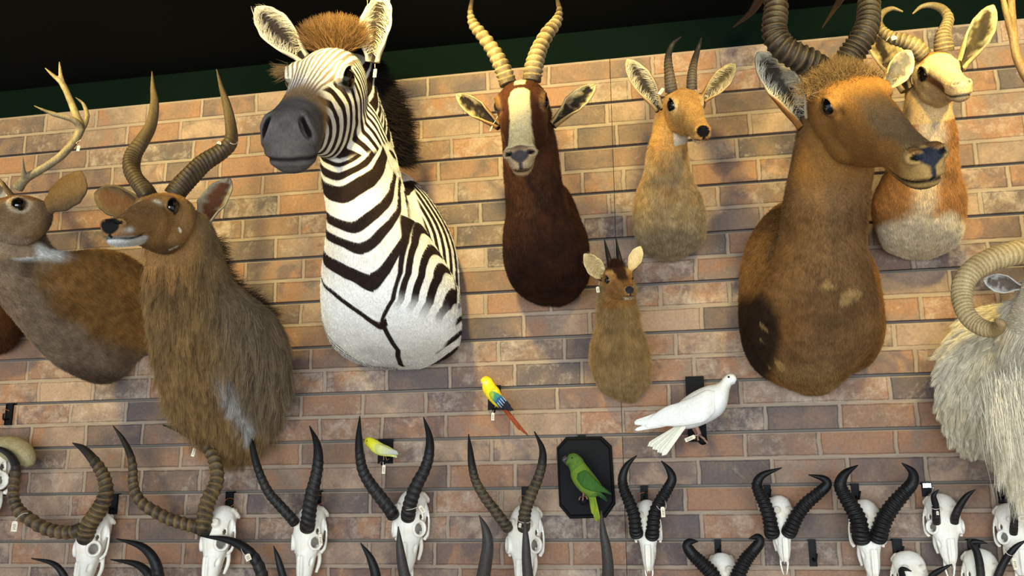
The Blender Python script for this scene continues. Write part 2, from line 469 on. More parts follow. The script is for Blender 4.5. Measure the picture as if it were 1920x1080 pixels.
def head_table(H):
    ex = H.eye[0]; ch = H.chin[2]; ht = H.horn[2]; w = H.wide; d = H.deep; mz = H.mz
    if H.zebra:
        T = [(-.06, .09, .0, -.16), (-.02, .125, .05, -.30), (.06, .15, .085, -.39), (.16, .16, .10, -.43), (.28, .158, .105, -.42), (.38, ex+.0, .10, -.385),
             (.5, .125, .075, -.335), (.62, .11, .045, -.285), (.74, .105, .015, -.26), (.84, .115, .0, -.27), (.92, .118, -.01, -.285), (.98, .10, -.04, -.26), (1.015, .06, -.09, -.20)]
    else:
        T = [(-.05, .09*w, .0, -.16*d), (0, .14*w, ht-.07, -.24*d), (.09, .17*w, ht-.03, -.31*d), (.19, .185*w, ht-.01, -.345*d), (.3, ex*.97, ht-.012, -.345*d),
             (.38, ex*.93, ht-.03, -.325*d), (.48, .128*w, ht*.55, -.29*d), (.6, .108*w*mz, ht*.25+.005, -.25*d), (.72, .096*w*mz, .0, ch-.005), (.82, .09*w*mz, -.018, ch),
             (.9, .088*w*mz, -.028, ch+.004), (.96, .075*w*mz, -.04, ch+.03), (1.0, .045*w*mz, -.06, ch+.07)]
    return T

def head_parts(H, n=44, k=40):
    S = crom(head_table(H), n)
    th = np.linspace(0, 2*math.pi, k, endpoint=False); c, s = np.cos(th), np.sin(th); e = 2.35
    c2 = np.sign(c)*np.abs(c)**(2/e); s2 = np.sign(s)*np.abs(s)**(2/e)
    R = []
    for y, hw, zt, zb in S:
        zc = zb+(zt-zb)*.56; up = zt-zc; dn = zc-zb
        z = np.where(s2 > 0, s2*up, s2*dn); nar = 1-.30*np.clip(-s2, 0, 1)**1.3
        if y > .7: nar = 1-(.30-.2*min((y-.7)/.15, 1))*np.clip(-s2, 0, 1)**1.3
        R.append(np.stack([hw*c2*nar, np.full(k, y)+0*c, zc+z], -1))
    V, f = ringmesh(np.array(R)); parts = [(H.W(V), f)]
    def el(c, r):
        v, f = ellipsoid(c, r); parts.append((H.W(v), f))
    ex, ey, ez = H.eye
    for sg in (-1, 1):
        el((sg*(ex-.045), ey-.01, ez+.0), (.047, .085, .058))        # orbit
        el((sg*(ex-.045), ey-.03, ez+.04), (.04, .07, .028))           # brow
        el((sg*(H.nos[0]*.85), H.nos[1]-.035, H.nos[2]-.01), (.042, .06, .04) if not H.zebra else (.045, .06, .06))
        el((sg*.075*H.wide, .25, -.2*H.deep), (.075, .16, .1))             # cheek muscle
        if H.zebra: el((sg*.095, .17, -.25), (.06, .13, .14))
    el((0, H.chin[1]-.03, H.chin[2]+.05), (.06*H.mz, .075, .045))
    if H.zebra: el((0, H.chin[1]-.01, H.chin[2]+.06), (.075, .07, .06))
    el((0, H.nos[1]-.02, (H.nos[2]+H.chin[2])/2+.02), (.068*H.mz, .05, .06))
    return parts

def nostril_d(H, h):
    x = np.abs(h[:, 0]); nx, ny, nz = H.nos
    if H.zebra:
        q = x-nx+.35*(h[:, 2]-nz); return np.sqrt((q/.017)**2+((h[:, 1]-ny)/.06)**2+((h[:, 2]-nz)/.05)**2)
    a = math.radians(20)
    u = (h[:, 1]-ny)*math.cos(a)+(h[:, 2]-nz)*math.sin(a); v = -(h[:, 1]-ny)*math.sin(a)+(h[:, 2]-nz)*math.cos(a)
    return np.sqrt(((x-nx)/.026)**2+(u/.036)**2+(v/.016)**2)

NE = np.array([1., .62, .42]); NE /= np.linalg.norm(NE)
EU = np.array([-.38, .9, -.22]); EU -= NE*(EU@NE); EU /= np.linalg.norm(EU); EV = np.cross(NE, EU); EV *= np.sign(EV[2])
def eye_d(H, h):
    c = np.array(H.eye); g = np.stack([np.abs(h[:, 0]), h[:, 1], h[:, 2]], 1)-c
    u = g@EU; v = g@EV; w = g@NE
    d = np.sqrt((u/(H.er*1.25))**2+(v/(H.er*.85))**2)
    return np.where(np.abs(w) < .09, d, 9.), u, v

def mouth_d(H, h):
    x, y, z = np.abs(h[:, 0]), h[:, 1], h[:, 2]
    zf = (H.nos[2]*.42+H.chin[2]*.58) if not H.zebra else -.20
    t = np.clip((y-H.mc[1])/(1-H.mc[1]), 0, 1)
    zm = H.mc[2]*(1-t)+zf*t-.012*np.sin(t*math.pi)
    d = np.abs(z-zm)
    return np.where(y > H.mc[1], d, np.sqrt(d*d+(H.mc[1]-y)**2)), t

def sculpt(H, A, Q, E):
    h = H.loc(A); near = (h[:, 1] > -.1) & (h[:, 1] < 1.15) & (np.abs(h[:, 0]) < .35) & (h[:, 2] > -.5) & (h[:, 2] < .3)
    ex, ey, ez = H.eye; sg = np.sign(h[:, 0])
    # the eye sits on the surface nearest its measured spot
    g = np.stack([np.abs(h[:, 0]), h[:, 1], h[:, 2]], 1); q = ((g-np.array(H.eye))**2).sum(1); H.eye = tuple(np.mean(g[np.argsort(q)[:12]], 0))
    ex, ey, ez = H.eye
    d, u, v = eye_d(H, h); d = np.where(near, d, 9)
    w = 1-sst(.75, 1.1, d); lid = np.exp(-((d-1.28)/.2)**2)*.011*(1+.6*(v > 0))*near
    mv = (lid-w*H.er*.62)[:, None]*NE[None]; mv[:, 0] *= sg; h = h+mv
    x = np.abs(h[:, 0])
    # tear duct hollow and the dent behind the brow
    x = x-.012*np.exp(-(((h[:, 1]-ey-.085)/.03)**2+((h[:, 2]-ez+.02)/.02)**2))*near
    h[:, 0] = sg*x
    N = normals(H.W(h), Q)@H.R
    nd = nostril_d(H, h); wn = (1-sst(.35, 1.1, nd))*near
    h = h-N*(wn*(.035 if not H.zebra else .045))[:, None]
    h = h+N*(np.exp(-((nd-1.35)/.3)**2)*.006*near)[:, None]
    md, t = mouth_d(H, h); wm = np.exp(-(md/.009)**2)*near*(h[:, 1] > H.mc[1]-.02)
    h = h-N*(wm*(.007 if H.zebra else .012))[:, None]
    h = h+N*(np.exp(-((md-.022)/.012)**2)*.004*near*(h[:, 1] > H.mc[1]))[:, None]
    return H.W(h)

def build_eye(H, root, sgn, iris=None):
    r = H.er*1.5; c = np.array(H.eye)-NE*r*.86; c[0] *= sgn
    V, f = ellipsoid(c, (r, r, r)); me = mesh_from('eye', H.W(V), f, [M['eye']])
    return link('eye', me, root)

def face_cols(H, h, col, rim=(28, 20, 16), nose=(30, 26, 26), pad=True, mouth=(25, 20, 18), rimw=1.45):
    near = (h[:, 1] > .1) & (h[:, 1] < 1.15) & (np.abs(h[:, 0]) < .35) & (h[:, 2] > -.5)
    d, u, v = eye_d(H, h); w = (1-sst(rimw-.3, rimw, d))*near
    col = mix_to(col, C8(*rim), w)
    nd = nostril_d(H, h); col = mix_to(col, C8(14, 10, 10), (1-sst(.75, 1.1, nd))*near)
    if pad:
        x = np.abs(h[:, 0]); y, z = h[:, 1], h[:, 2]
        zl = H.nos[2]-.05+x*.75; p = sst(.925, .95, y)*sst(zl-.008, zl+.008, z)*(1-sst(H.nos[2]+.02, H.nos[2]+.035, z+x*.3))*(1-sst(.045, .055, x))
        if getattr(H, 'rh', 0): p = np.maximum(p, 1-sst(.88, 1.08, np.sqrt((x/(H.rh+.006))**2+((y-1.0)/.085)**2+((z-H.nos[2]+.012)/.056)**2)))
        p = np.maximum(p, sst(.94, .96, y)*(1-sst(.006, .014, x))*(z < H.nos[2])*(z > H.chin[2]+.07))
        col = mix_to(col, C8(*nose), p*near)
    md, t = mouth_d(H, h); col = mix_to(col, C8(*mouth), np.exp(-(md/.009)**2)*near*(h[:, 1] > H.mc[1]-.01))
    return col

def mix_to(col, c, w):
    w = np.asarray(w)[:, None]
    return col*(1-w)+np.asarray(c)*w

# ------------------------------------------------------------------ ears, horns, tags
def ear(root, base, tip, width, face, cin, cout, cedge, cup=.55, seed=0, prof=1.0, stalk=.25, hairc=None, notch=0., name='ear'):
    """base/tip (px,py,Y); width in metres; face = world direction the opening looks"""
    b = P(*base) if len(base) == 3 and not isinstance(base, np.ndarray) else base
    t = P(*tip) if not isinstance(tip, np.ndarray) else tip; ax = t-b; Ln = np.linalg.norm(ax); ax = ax/Ln
    n = np.array(face, float); n -= ax*(n@ax); n /= np.linalg.norm(n); s = np.cross(ax, n)
    nu, nv = 34, 18; u = np.linspace(0, 1, nu); v = np.linspace(-1, 1, nv)
    w = np.interp(u, [0, .08, stalk, .45, .62, .8, .92, 1], np.array([.30, .36, .72, .98, 1, .78, .45, .06])*1.)*width/2
    ang = np.interp(u, [0, .2, .5, 1], [2.5, 2.0, 1.35, .9])*cup/.55
    Rr = []
    rng = np.random.default_rng(seed)
    for i in range(nu):
        a = v*ang[i]; r = w[i]/max(math.sin(min(ang[i], 1.57)), .3)
        off = ax*u[i]*Ln-n*0
        ed = 1+.03*math.sin(u[i]*23+seed)*np.abs(v)**6
        Rr.append(b+off+s[None]*(r*np.sin(a)*ed)[:, None]+n[None]*((1-np.cos(a))*r*.8)[:, None]+n*(.12*Ln*math.sin(u[i]*1.6)*.4))
    G = np.array(Rr)
    th = np.interp(u, [0, .3, 1], [.006, .0035, .002])*Ln/.18
    gu = np.gradient(G, axis=0); gv = np.gradient(G, axis=1); nn = np.cross(gu, gv); nn /= np.linalg.norm(nn, axis=2)[..., None]+1e-12
    if (nn[nu//2, nv//2]@n) < 0: nn = -nn
    inner = G+nn*th[:, None, None]*.5; outer = G-nn*th[:, None, None]
    ring = np.concatenate([inner, outer[:, ::-1]], 1)
    V, f = ringmesh(ring)
    uu = np.repeat(u, 2*nv); vv = np.tile(np.concatenate([v, v[::-1]]), nu); isin = np.tile(np.concatenate([np.ones(nv), np.zeros(nv)]), nu)
    uu = np.append(uu, [0, 1]); vv = np.append(vv, [0, 0]); isin = np.append(isin, [0, 0])
    nz = fbm(np.stack([vv*3, uu*14, isin*5+seed], 1), 3)
    col = np.where(isin[:, None] > 0, mix(C8(*cedge), C8(*cin), np.clip((1-np.abs(vv)**1.6*1.0)*1.5-.25+(nz-.5)*1.4-(uu > .9)*.8, 0, 1)), mix(C8(*cout), C8(*cout)*.75, nz))
    me = mesh_from(name, V, f, [M['hide']], col=col)
    o = link(name, me, root)
    if hairc is not None:
        m = 260; uu = rng.uniform(.08, .85, m); sd = rng.choice([-1, 1], m); iu = (uu*(nu-1)).astype(int); iv = np.where(sd < 0, 1, nv-2)
        r0 = inner[iu, iv]; ctr = inner[iu, nv//2]; d = ctr-r0; d /= np.linalg.norm(d, axis=1)[:, None]+1e-9
        d = d+ax*.9+n*.5; d /= np.linalg.norm(d, axis=1)[:, None]
        hair('ear_fringe', o, r0, d, width*.42, np.tile(C8(*hairc), (m, 1)), rad=.0006, seg=4, curl=.12, spread=.2, seed=seed, kind='stuff')
    return o

def rad_px(pts, wid):
    return np.array([pxm(P(*p))*w/2 for p, w in zip(pts, wid)])

def horn_geo(C, r, rings=0, amp=.1, r0=0., r1=1., k=28, n=None, flat=1., seed=0, c1=(60, 50, 42), c2=(150, 125, 85), tipc=None, knob=.0, face=None, sharp=2., swirl=0.):
    """C: control points (world); r: radii at them"""
    n = n or max(80, int(rings*14))
    D = crom(np.hstack([C, np.asarray(r)[:, None]]), n); Cc = D[:, :3]; rr = np.maximum(D[:, 3], .0006)
    seg = np.linalg.norm(np.diff(Cc, axis=0), axis=1); s = np.append(0, np.cumsum(seg)); t = s/s[-1]
    T, N, B = frames(Cc); th = np.linspace(0, 2*math.pi, k, endpoint=False)
    # rings are spaced by radius: closer together where the horn is thin
    ph = np.zeros(n); 
    if rings:
        m = (t >= r0) & (t <= r1); dens = np.where(m, 1., 0); ph = np.cumsum(dens); ph = ph/max(ph[-1], 1)*rings
    env = sst(r0-.01, r0+.04, t)*(1-sst(r1-.12, r1, t)) if rings else np.zeros(n)
    G = []; colr = []
    for i in range(n):
        wob = ph[i]+.22*np.sin(th+seed)+.10*np.sin(2*th+seed*2)+swirl*th/(2*math.pi)
        saw = (wob % 1.); ring = np.where(saw < .68, (saw/.68)**sharp, 1-(saw-.68)/.32)
        fr = 1. if face is None else .35+.65*np.clip(np.cos(th-face), 0, 1)
        rad = rr[i]*(1+amp*env[i]*(ring-.4)*fr)*(1+knob*np.sin(th*3+t[i]*17+seed)*.5)
        G.append(Cc[i]+(N[i][None]*(np.cos(th)*rad)[:, None]+B[i][None]*(np.sin(th)*rad*flat)[:, None]))
        cr = ring*env[i]*.8+.2*env[i]
        colr.append(np.stack([cr, np.full(k, t[i])], -1))
    G = np.array(G); cc = np.array(colr).reshape(-1, 2); cc = np.vstack([cc, [[0, 0]], [[0, 1]]])
    V, f = ringmesh(G)
    nz = fbm(V*np.array([60, 60, 25.]), seed)
    col = mix(C8(*c1), C8(*c2), np.clip(cc[:, 0]*.9+(nz-.5)*.9, 0, 1))
    if tipc is not None: col = mix_to(col, C8(*tipc), sst(r1-.25, min(r1+.1, .99), cc[:, 1]))
    return V, f, col

def horn(root, pts, wid, name='horn', **k):
    C = np.array([P(*p) for p in pts]); r = rad_px(pts, wid)
    V, f, col = horn_geo(C, r, **k)
    return link(name, mesh_from(name, V, f, [M['horn']], col=col), root), C

def price_tag(px, Y, label, size=(.016, .032), ang=0., strg=None, grp=None):
    """card hanging at a spot; string is a list of (px,py,Y) ending at the card"""
    p = P(px[0], px[1], Y); t = thing('price_tag', p, label, 'price tag', grp)
    w, h = size; a = math.radians(ang); R = np.array([[math.cos(a), 0, math.sin(a)], [0, 1, 0], [-math.sin(a), 0, math.cos(a)]])
    hx, hz = w/2, h/2; c = .22*w
    out = [(-hx+c, hz), (hx-c, hz), (hx, hz-c), (hx, -hz), (-hx, -hz), (-hx, hz-c)]
    V = np.array([(x, y, z) for y in (-.0005, .0005) for x, z in out])@R.T+p; k = len(out)
    f = [(i, (i+1) % k, k+(i+1) % k, k+i) for i in range(k)]+[tuple(range(k)), tuple(range(k, 2*k))[::-1]]
    link('card', mesh_from('card', V, f, [M['tagcard']], False), t)
    pr = []
    rng = np.random.default_rng(int(px[0]))
    for i in range(4):
        pr.append((lambda b: (b[0]@R.T+p, b[1]))(boxm((0.05*w*(i % 2), -.0009, h*(.16-.14*i)), (w*rng.uniform(.4, .65), .0004, h*.045))))
    link('print', mesh_from('print', *join(pr), [M['print']], False), t)
    if strg:
        C = crom([P(*q) for q in strg], 24)
        link('string', mesh_from('string', *tube(C, .0008, 6), [M['string']]), t)
    return t

def loop_string(c, r, nrm, px_end):
    pass

# ------------------------------------------------------------------ a shoulder mount
def mount(name, label, cat, H, busts, voxel, colfn, nfur=60000, furlen=.011, sub=0, group=None, smooth=10, flowfn=None, furw=None, base=None, frad=.00038, eyes=(1, 1), post=None, seed=1, bodyname='body', spread=.22, lift=.42):
    parts = []
    if H is not None: parts += head_parts(H)
    for b in busts:
        parts.append(b if isinstance(b[0], np.ndarray) else sec_loft(b))
    A, Q, E = rmesh(parts, voxel, smooth)
    A[:, 1] = np.minimum(A[:, 1], -.003)
    if H is not None: A = sculpt(H, A, Q, E)
    if post is not None: A = post(A, Q, E)
    A[:, 1] = np.minimum(A[:, 1], -.003)
    if sub: A, Q = subdiv(A, Q, sub)
    N = normals(A, Q)
    lo = A[A[:, 1] > -.02]
    org = base if base is not None else (lo.mean(0) if len(lo) else A.mean(0))
    root = thing(name, (org[0], -.003, org[2]), label, cat, group)
    h = H.loc(A) if H is not None else A*0+9
    col = colfn(A, N, h)
    me = mesh_from(bodyname, A, Q, [M['hide']], col=col); link(bodyname, me, root)
    if H is not None:
        if eyes[0]: build_eye(H, root, 1)
        if eyes[1]: build_eye(H, root, -1)
    if nfur:
        cen = A[Q].mean(1); w = np.ones(len(Q)); w[cen[:, 1] > -.006] = 0
        hc = H.loc(cen) if H is not None else cen*0+9
        if H is not None:
            d, _, _ = eye_d(H, hc); near = (hc[:, 1] > .1) & (hc[:, 1] < 1.1) & (np.abs(hc[:, 0]) < .35) & (hc[:, 2] > -.5)
            w[(d < 1.3) & near] = 0; w[(nostril_d(H, hc) < 1.3) & near] = 0
            pad = near & (hc[:, 1] > .93) & (np.abs(hc[:, 0]) < .06) & (hc[:, 2] > H.nos[2]-.05); w[pad] = 0
        vc = (CPOS-cen); vc /= np.linalg.norm(vc, axis=1)[:, None]; Nf = N[Q[:, 0]]
        w = w*np.where((Nf*vc).sum(1) > -.45, 1., .12)
        if furw is not None: w = w*furw(cen, hc)
        pts, fi = scatter(A, Q, nfur, w, seed)
        n_ = Nf[fi]; hh = H.loc(pts) if H is not None else pts*0+9
        onhead = sst(-.1, .1, hh[:, 1])*(np.abs(hh[:, 0]) < .4)*sst(-.55, -.35, hh[:, 2]) if H is not None else np.zeros(len(pts))
        Fl = np.tile(np.array([0, .25, -1.]), (len(pts), 1)) if flowfn is None else flowfn(pts)
        if H is not None:
            bk = H.R@np.array([0, -1, -.15]); Fl = Fl*(1-onhead[:, None])+bk[None]*onhead[:, None]
        Fl = Fl-n_*(Fl*n_).sum(1)[:, None]; Fl /= np.linalg.norm(Fl, axis=1)[:, None]+1e-9
        d = Fl+n_*lift; d /= np.linalg.norm(d, axis=1)[:, None]
        ln = furlen*(1-.62*onhead); cf = colfn(pts, n_, hh)
        jj = fbm(pts*60, seed+5); cf = cf*(0.66+.68*jj)[:, None]
        hair('coat_fur', root, pts, d, ln, cf, rad=frad, seg=3, curl=.08, spread=spread, seed=seed)
    return root, (A, Q, N)
# ------------------------------------------------------------------ the plains zebra
def zebra():
    H = Head((-.996, -.49, 2.871), (5.8, -37.4, 2.2), .577, eye=(.146, .398, .012), nos=(.084, .955, -.075), chin=(0, .93, -.265), mc=(.105, .80, -.20), horn=(0, .1, .095), er=.041, zebra=True)
    neck = [(640, 110, 700, 118, -.34, .06), (632, 160, 704, 165, -.35, .10), (622, 225, 722, 228, -.36, .13), (613, 290, 737, 290, -.35, .16), (617, 345, 750, 345, -.34, .18), (624, 385, 770, 385, -.32, .20), (631, 430, 795, 430, -.30, .22),
            (627, 480, 825, 480, -.27, .24), (620, 530, 850, 530, -.25, .25), (617, 580, 858, 580, -.23, .24), (619, 620, 859, 620, -.2, .21), (629, 650, 853, 650, -.16, .17), (655, 675, 825, 672, -.11, .12), (700, 690, 790, 688, -.06, .06)]
    sho = [(715, 322, 748, 322, -.03, .03), (700, 335, 772, 335, -.06, .06), (680, 374, 809, 374, -.09, .09), (660, 428, 840, 428, -.12, .12), (645, 475, 855, 475, -.13, .13), (625, 553, 861, 553, -.13, .13),
           (620, 600, 861, 600, -.12, .12), (625, 634, 857, 634, -.1, .1), (655, 664, 836, 662, -.07, .07), (690, 684, 801, 679, -.04, .04)]
    cl = np.array([P(*q) for q in [(640, 140, -.44), (640, 250, -.5), (642, 310, -.51), (642, 337, -.5), (649, 370, -.5), (663, 430, -.52), (678, 465, -.51), (696, 525, -.5), (702, 592, -.46), (722, 645, -.36), (745, 692, -.1)]])[::-1]
    ax = np.array([(P(a, b, Y)+P(c, d, Y))/2 for a, b, c, d, Y, _ in neck])[::-1]
    zc = lambda py, px=660: P(px, py, -.5)[2]
    bands = [(zc(140, 640), zc(170, 640)), (zc(183, 640), zc(222, 640)), (zc(236, 640), zc(274, 640)), (zc(283, 640), zc(300, 640)), (zc(308, 642), zc(317, 642)), (zc(327, 642), zc(343, 642)), (zc(353, 646), zc(385, 650)), (zc(418, 662), zc(440, 664)), (zc(457, 674), zc(477, 678)), (zc(512, 692), zc(543, 696))]
    zY = zc(593, 702)
    nl_ = np.array([P(*q) for q in [(742, 300, -.3), (748, 330, -.32), (764, 370, -.33), (778, 415, -.34), (780, 470, -.35), (768, 525, -.38), (742, 565, -.42), (702, 593, -.46)]])[::-1]
    rl_ = np.array([P(*q) for q in [(750, 300, -.03), (772, 335, -.06), (809, 374, -.09), (840, 428, -.12), (855, 475, -.13), (861, 553, -.13), (861, 600, -.12), (857, 634, -.1), (836, 662, -.07)]])[::-1]
    def col(W, N, h):
        x, y, z = W.T
        nz = fbm(W*14, 3)-.5; fn = fbm(W*90, 9)-.5
        xa = np.interp(z, ax[:, 2], ax[:, 0]); ya = np.interp(z, ax[:, 2], ax[:, 1])
        xc = np.interp(z, cl[:, 2], cl[:, 0]); yc = np.interp(z, cl[:, 2], cl[:, 1])
        ph = np.arctan2(x-xa, -(y-ya)); p0 = np.arctan2(xc-xa, -(yc-ya)); f = ph-p0
        f = (f+math.pi) % (2*math.pi)-math.pi; af = np.sqrt(f*f+.012)-.11
        s = np.interp(z, [zc(600), zc(541), zc(475), zc(384), zc(310), zc(250)], [.20, .185, .16, .13, .11, .11])
        prof = af+.95*np.maximum(af-.6, 0)**1.5*(1-.8*sst(zc(370), zc(300), z))
        T = z-s*prof+nz*.012
        k = np.zeros(len(W))
        ew = .0022
        def band(lo, hi, t=None):
            t = T if t is None else t
            return sst(min(lo, hi)-ew, min(lo, hi)+ew, t)*(1-sst(max(lo, hi)-ew, max(lo, hi)+ew, t))
        xn = np.interp(z, nl_[:, 2], nl_[:, 0]); xr = np.interp(z, rl_[:, 2], rl_[:, 0]); xs = x+.6*np.maximum(y+.24, 0); q = (xs-xn)/np.maximum(xr+.10-xn, .01)
        right = sst(-.004, .004, x-xn)*(f > 0)
        wv = .03*np.sin(z*21)+nz*.10; T = T-.06*np.exp(-np.maximum(xn-x, 0)/.03)*(f > .0)*sst(zc(560), zc(520), z)
        for a, b in bands: k = np.maximum(k, band(a, b, T))
        u = q*6.3+wv+.35; fl = sst(-.25, .1, np.cos(u*2*math.pi)-.02+.35*sst(zc(420), zc(350), z))
        fl = fl*sst(zc(590), zc(540), z+.05*(q-.3)+nz*.05)
        dg = sst(.15, .45, np.sin((z-.7*xs+nz*.010)*2*math.pi/.046))*sst(.64, .76, q+nz*.25); mixd = sst(zc(500), zc(560), z)
        fk = np.maximum(fl*(1-mixd*.999*(q > .6)), dg*mixd*(z > zc(668)))
        sd = np.abs(x-xn); yarm = (1-sst(.0045, .0075, sd*(1-.5*sst(zc(500), zc(400), z))+nz*.004))*(z > zY-.01)*(z < zc(395))*(f > 0)
        k = k*(1-right)+fk*right; k = np.maximum(k, yarm)
        yb = band(zc(588, 702), zc(599, 702))*(f < .1); k = np.maximum(k, yb)
        lowl = sst(1.15, 1.3, -f+nz*.5)*(T < zc(610, 702)); k = np.maximum(k, lowl*sst(.1, .4, np.sin(T*2*math.pi/.05)))
        stem = (1-sst(.006, .009, np.abs(x-xc+.004*nz)))*(z < zY)*(y < -.02)*(np.abs(f) < .8); k = np.maximum(k, stem)
        # head
        hx, hy, hz = h.T; ahx = np.abs(hx)
        top = sst(.0, .05, hz+.25*np.maximum(ahx-.09, 0)-.0+.02*(hy-.4)-.035)
        hm = (hy > -.1)*(ahx < .3)*(hz > -.46)*(hy < 1.2); hm = hm*sst(.03, .05, hy+.10*(hz+.1)+.08*sst(-.05, .05, hz))
        jaw = sst(-.40, -.37, hz+.0*hy)
        hm = hm*jaw
        nl = fbm(h*9, 5)-.5
        fr = np.interp(hy, [0, .2, .4, .6, .78], [.16, .17, .15, .10, .07])
        topk = sst(-.35, .35, np.cos(ahx/fr*2*math.pi*6.5+nl*3.6+math.sin(1)))*.8
        r = np.sqrt((hy-.83)**2*1.0+((hz+.36)*.92)**2)
        r = r+nl*.03+.05*np.clip(hy-.3, 0, 1)*np.clip(hz+.15, 0, 1)
        ck = sst(-.3, .3, np.sin((r-.33)*2*math.pi/np.interp(r, [.3, .6, .8, 1.], [.072, .066, .05, .045])+.6))
        sideness = sst(-.005, .03, (.03-hz)+(ahx-.11)*.35-.0)
        hk = topk*(1-sideness)+ck*sideness
        under = sst(.0, .03, -hz-.30+.1*(hy-.5))*(1-sst(.02, .05, ahx))*0
        kk = k*(1-hm)+hk*hm*(1-under)
        white = mix(C8(246, 243, 234), C8(226, 216, 196), np.clip(fbm(W*7, 8)*1.3-.3, 0, 1)); white = white*(1+.12*fn)[:, None]
        grey = sst(.5, .72, fbm(W*8, 21))*(z < zc(600))*.35
        white = mix_to(white, C8(170, 168, 162), grey)
        dark = mix(C8(26, 18, 16), C8(46, 31, 25), fbm(W*20, 4))
        dark = dark*(1-(hm*(1-sideness))[:, None])+mix(C8(92, 62, 42), C8(70, 46, 34), fbm(W*20, 4))*(hm*(1-sideness))[:, None]
        c = white*(1-kk[:, None])+dark*kk[:, None]
        # dark muzzle and the tan band above it
        mzm = sst(.60, .70, hy+nl*.05-.25*np.clip(-hz-.05, 0, 1)-.1*ahx)*hm; c = mix_to(c, mix(C8(156, 124, 82), C8(96, 74, 54), np.clip(fbm(W*30, 6)*1.6-.4, 0, 1)), mzm*.95)
        c = mix_to(c, mix(C8(74, 68, 64), C8(104, 98, 92), fbm(W*40, 2)), sst(.715, .80, hy+nl*.07-.2*np.clip(-hz-.08, 0, 1))*hm)
        # brown smudges below the eyes
        d, _, _ = eye_d(H, h); c = mix_to(c, C8(70, 60, 50), (1-sst(1.5, 2.2, d))*(hz < H.eye[2]+.01)*hm*.8)
        return face_cols(H, h, c, rim=(24, 18, 16), nose=(60, 54, 50), pad=False, mouth=(34, 30, 28), rimw=1.5)
    root, (A, Q, N) = mount('zebra_mount', 'zebra shoulder mount with bold black and white stripes and brown forelock', 'mounted head', H, [neck, sho], .0036, col, nfur=90000, furlen=.007, sub=1, frad=.00028, smooth=9, lift=.12)
    ear(root, (572, 112, -.52), (482, 16, -.56), .088, (.1, -1, -.12), (52, 44, 40), (226, 212, 180), (236, 224, 196), seed=1, hairc=(235, 222, 190), cup=.55)
    ear(root, (702, 118, -.46), (722, -8, -.5), .10, (-.12, -1, -.1), (50, 42, 38), (226, 212, 180), (236, 224, 196), seed=2, hairc=(235, 222, 190), cup=.5)
    # forelock and bristly neck mane
    rng = np.random.default_rng(5); n = 7500
    c0 = H.W(np.array([0, .06, .06])); rt = []
    th = rng.uniform(0, 2*math.pi, n); rr = np.sqrt(rng.random(n))
    lo = np.stack([rr*np.cos(th)*.085, .04+rr*np.sin(th)*.075, .085-.03*rr], 1); rt = H.W(lo)
    d = (lo-np.array([0, .02, -.05])); d[:, 0] *= 1.1; d[:, 1] *= .7; d = d@H.R.T; d += np.array([0, -.0, .06]); d /= np.linalg.norm(d, axis=1)[:, None]
    cc = mix(C8(70, 46, 28), C8(164, 124, 78), rng.random(n)**1.2)
    hair('forelock', root, rt, d, .085, cc, rad=.0007, seg=5, curl=.16, spread=.16, seed=3, taper=.2)
    n = 5200; t = rng.random(n); t = (np.floor(t*17)+.5+(t*17-np.floor(t*17)-.5)*.55)/17
    line = crom([P(688, 112, -.34), P(702, 160, -.32), P(714, 200, -.30), P(726, 245, -.28), P(738, 300, -.24)], 400)
    pr = line[(t*399).astype(int)]+rng.normal(0, .009, (n, 3)); cl2 = np.floor(t*17)
    ang = -.25+.5*np.sin(cl2*2.4)*.5
    dd = np.stack([np.cos(ang), .25+0*ang, np.sin(ang)-.12], 1)+rng.normal(0, .12, (n, 3)); dd /= np.linalg.norm(dd, axis=1)[:, None]
    dk = np.tile(C8(22, 15, 13), (n, 1))
    hair('neck_mane', root, pr, dd, .082*(.5+.5*np.sin(np.clip(t, .02, 1)*2.6)), dk, rad=.0012, seg=4, curl=.05, spread=.05, seed=4)
    n = 260; rt = H.W(np.tile(np.array([.142, .40, .045]), (n, 1))+rng.normal(0, .012, (n, 3))); dd = np.tile(H.R@np.array([1., .35, -.1]), (n, 1))
    hair('eyelash', root, rt, dd, .035, np.tile(C8(150, 120, 80), (n, 1)), rad=.0004, seg=3, spread=.25, seed=8)

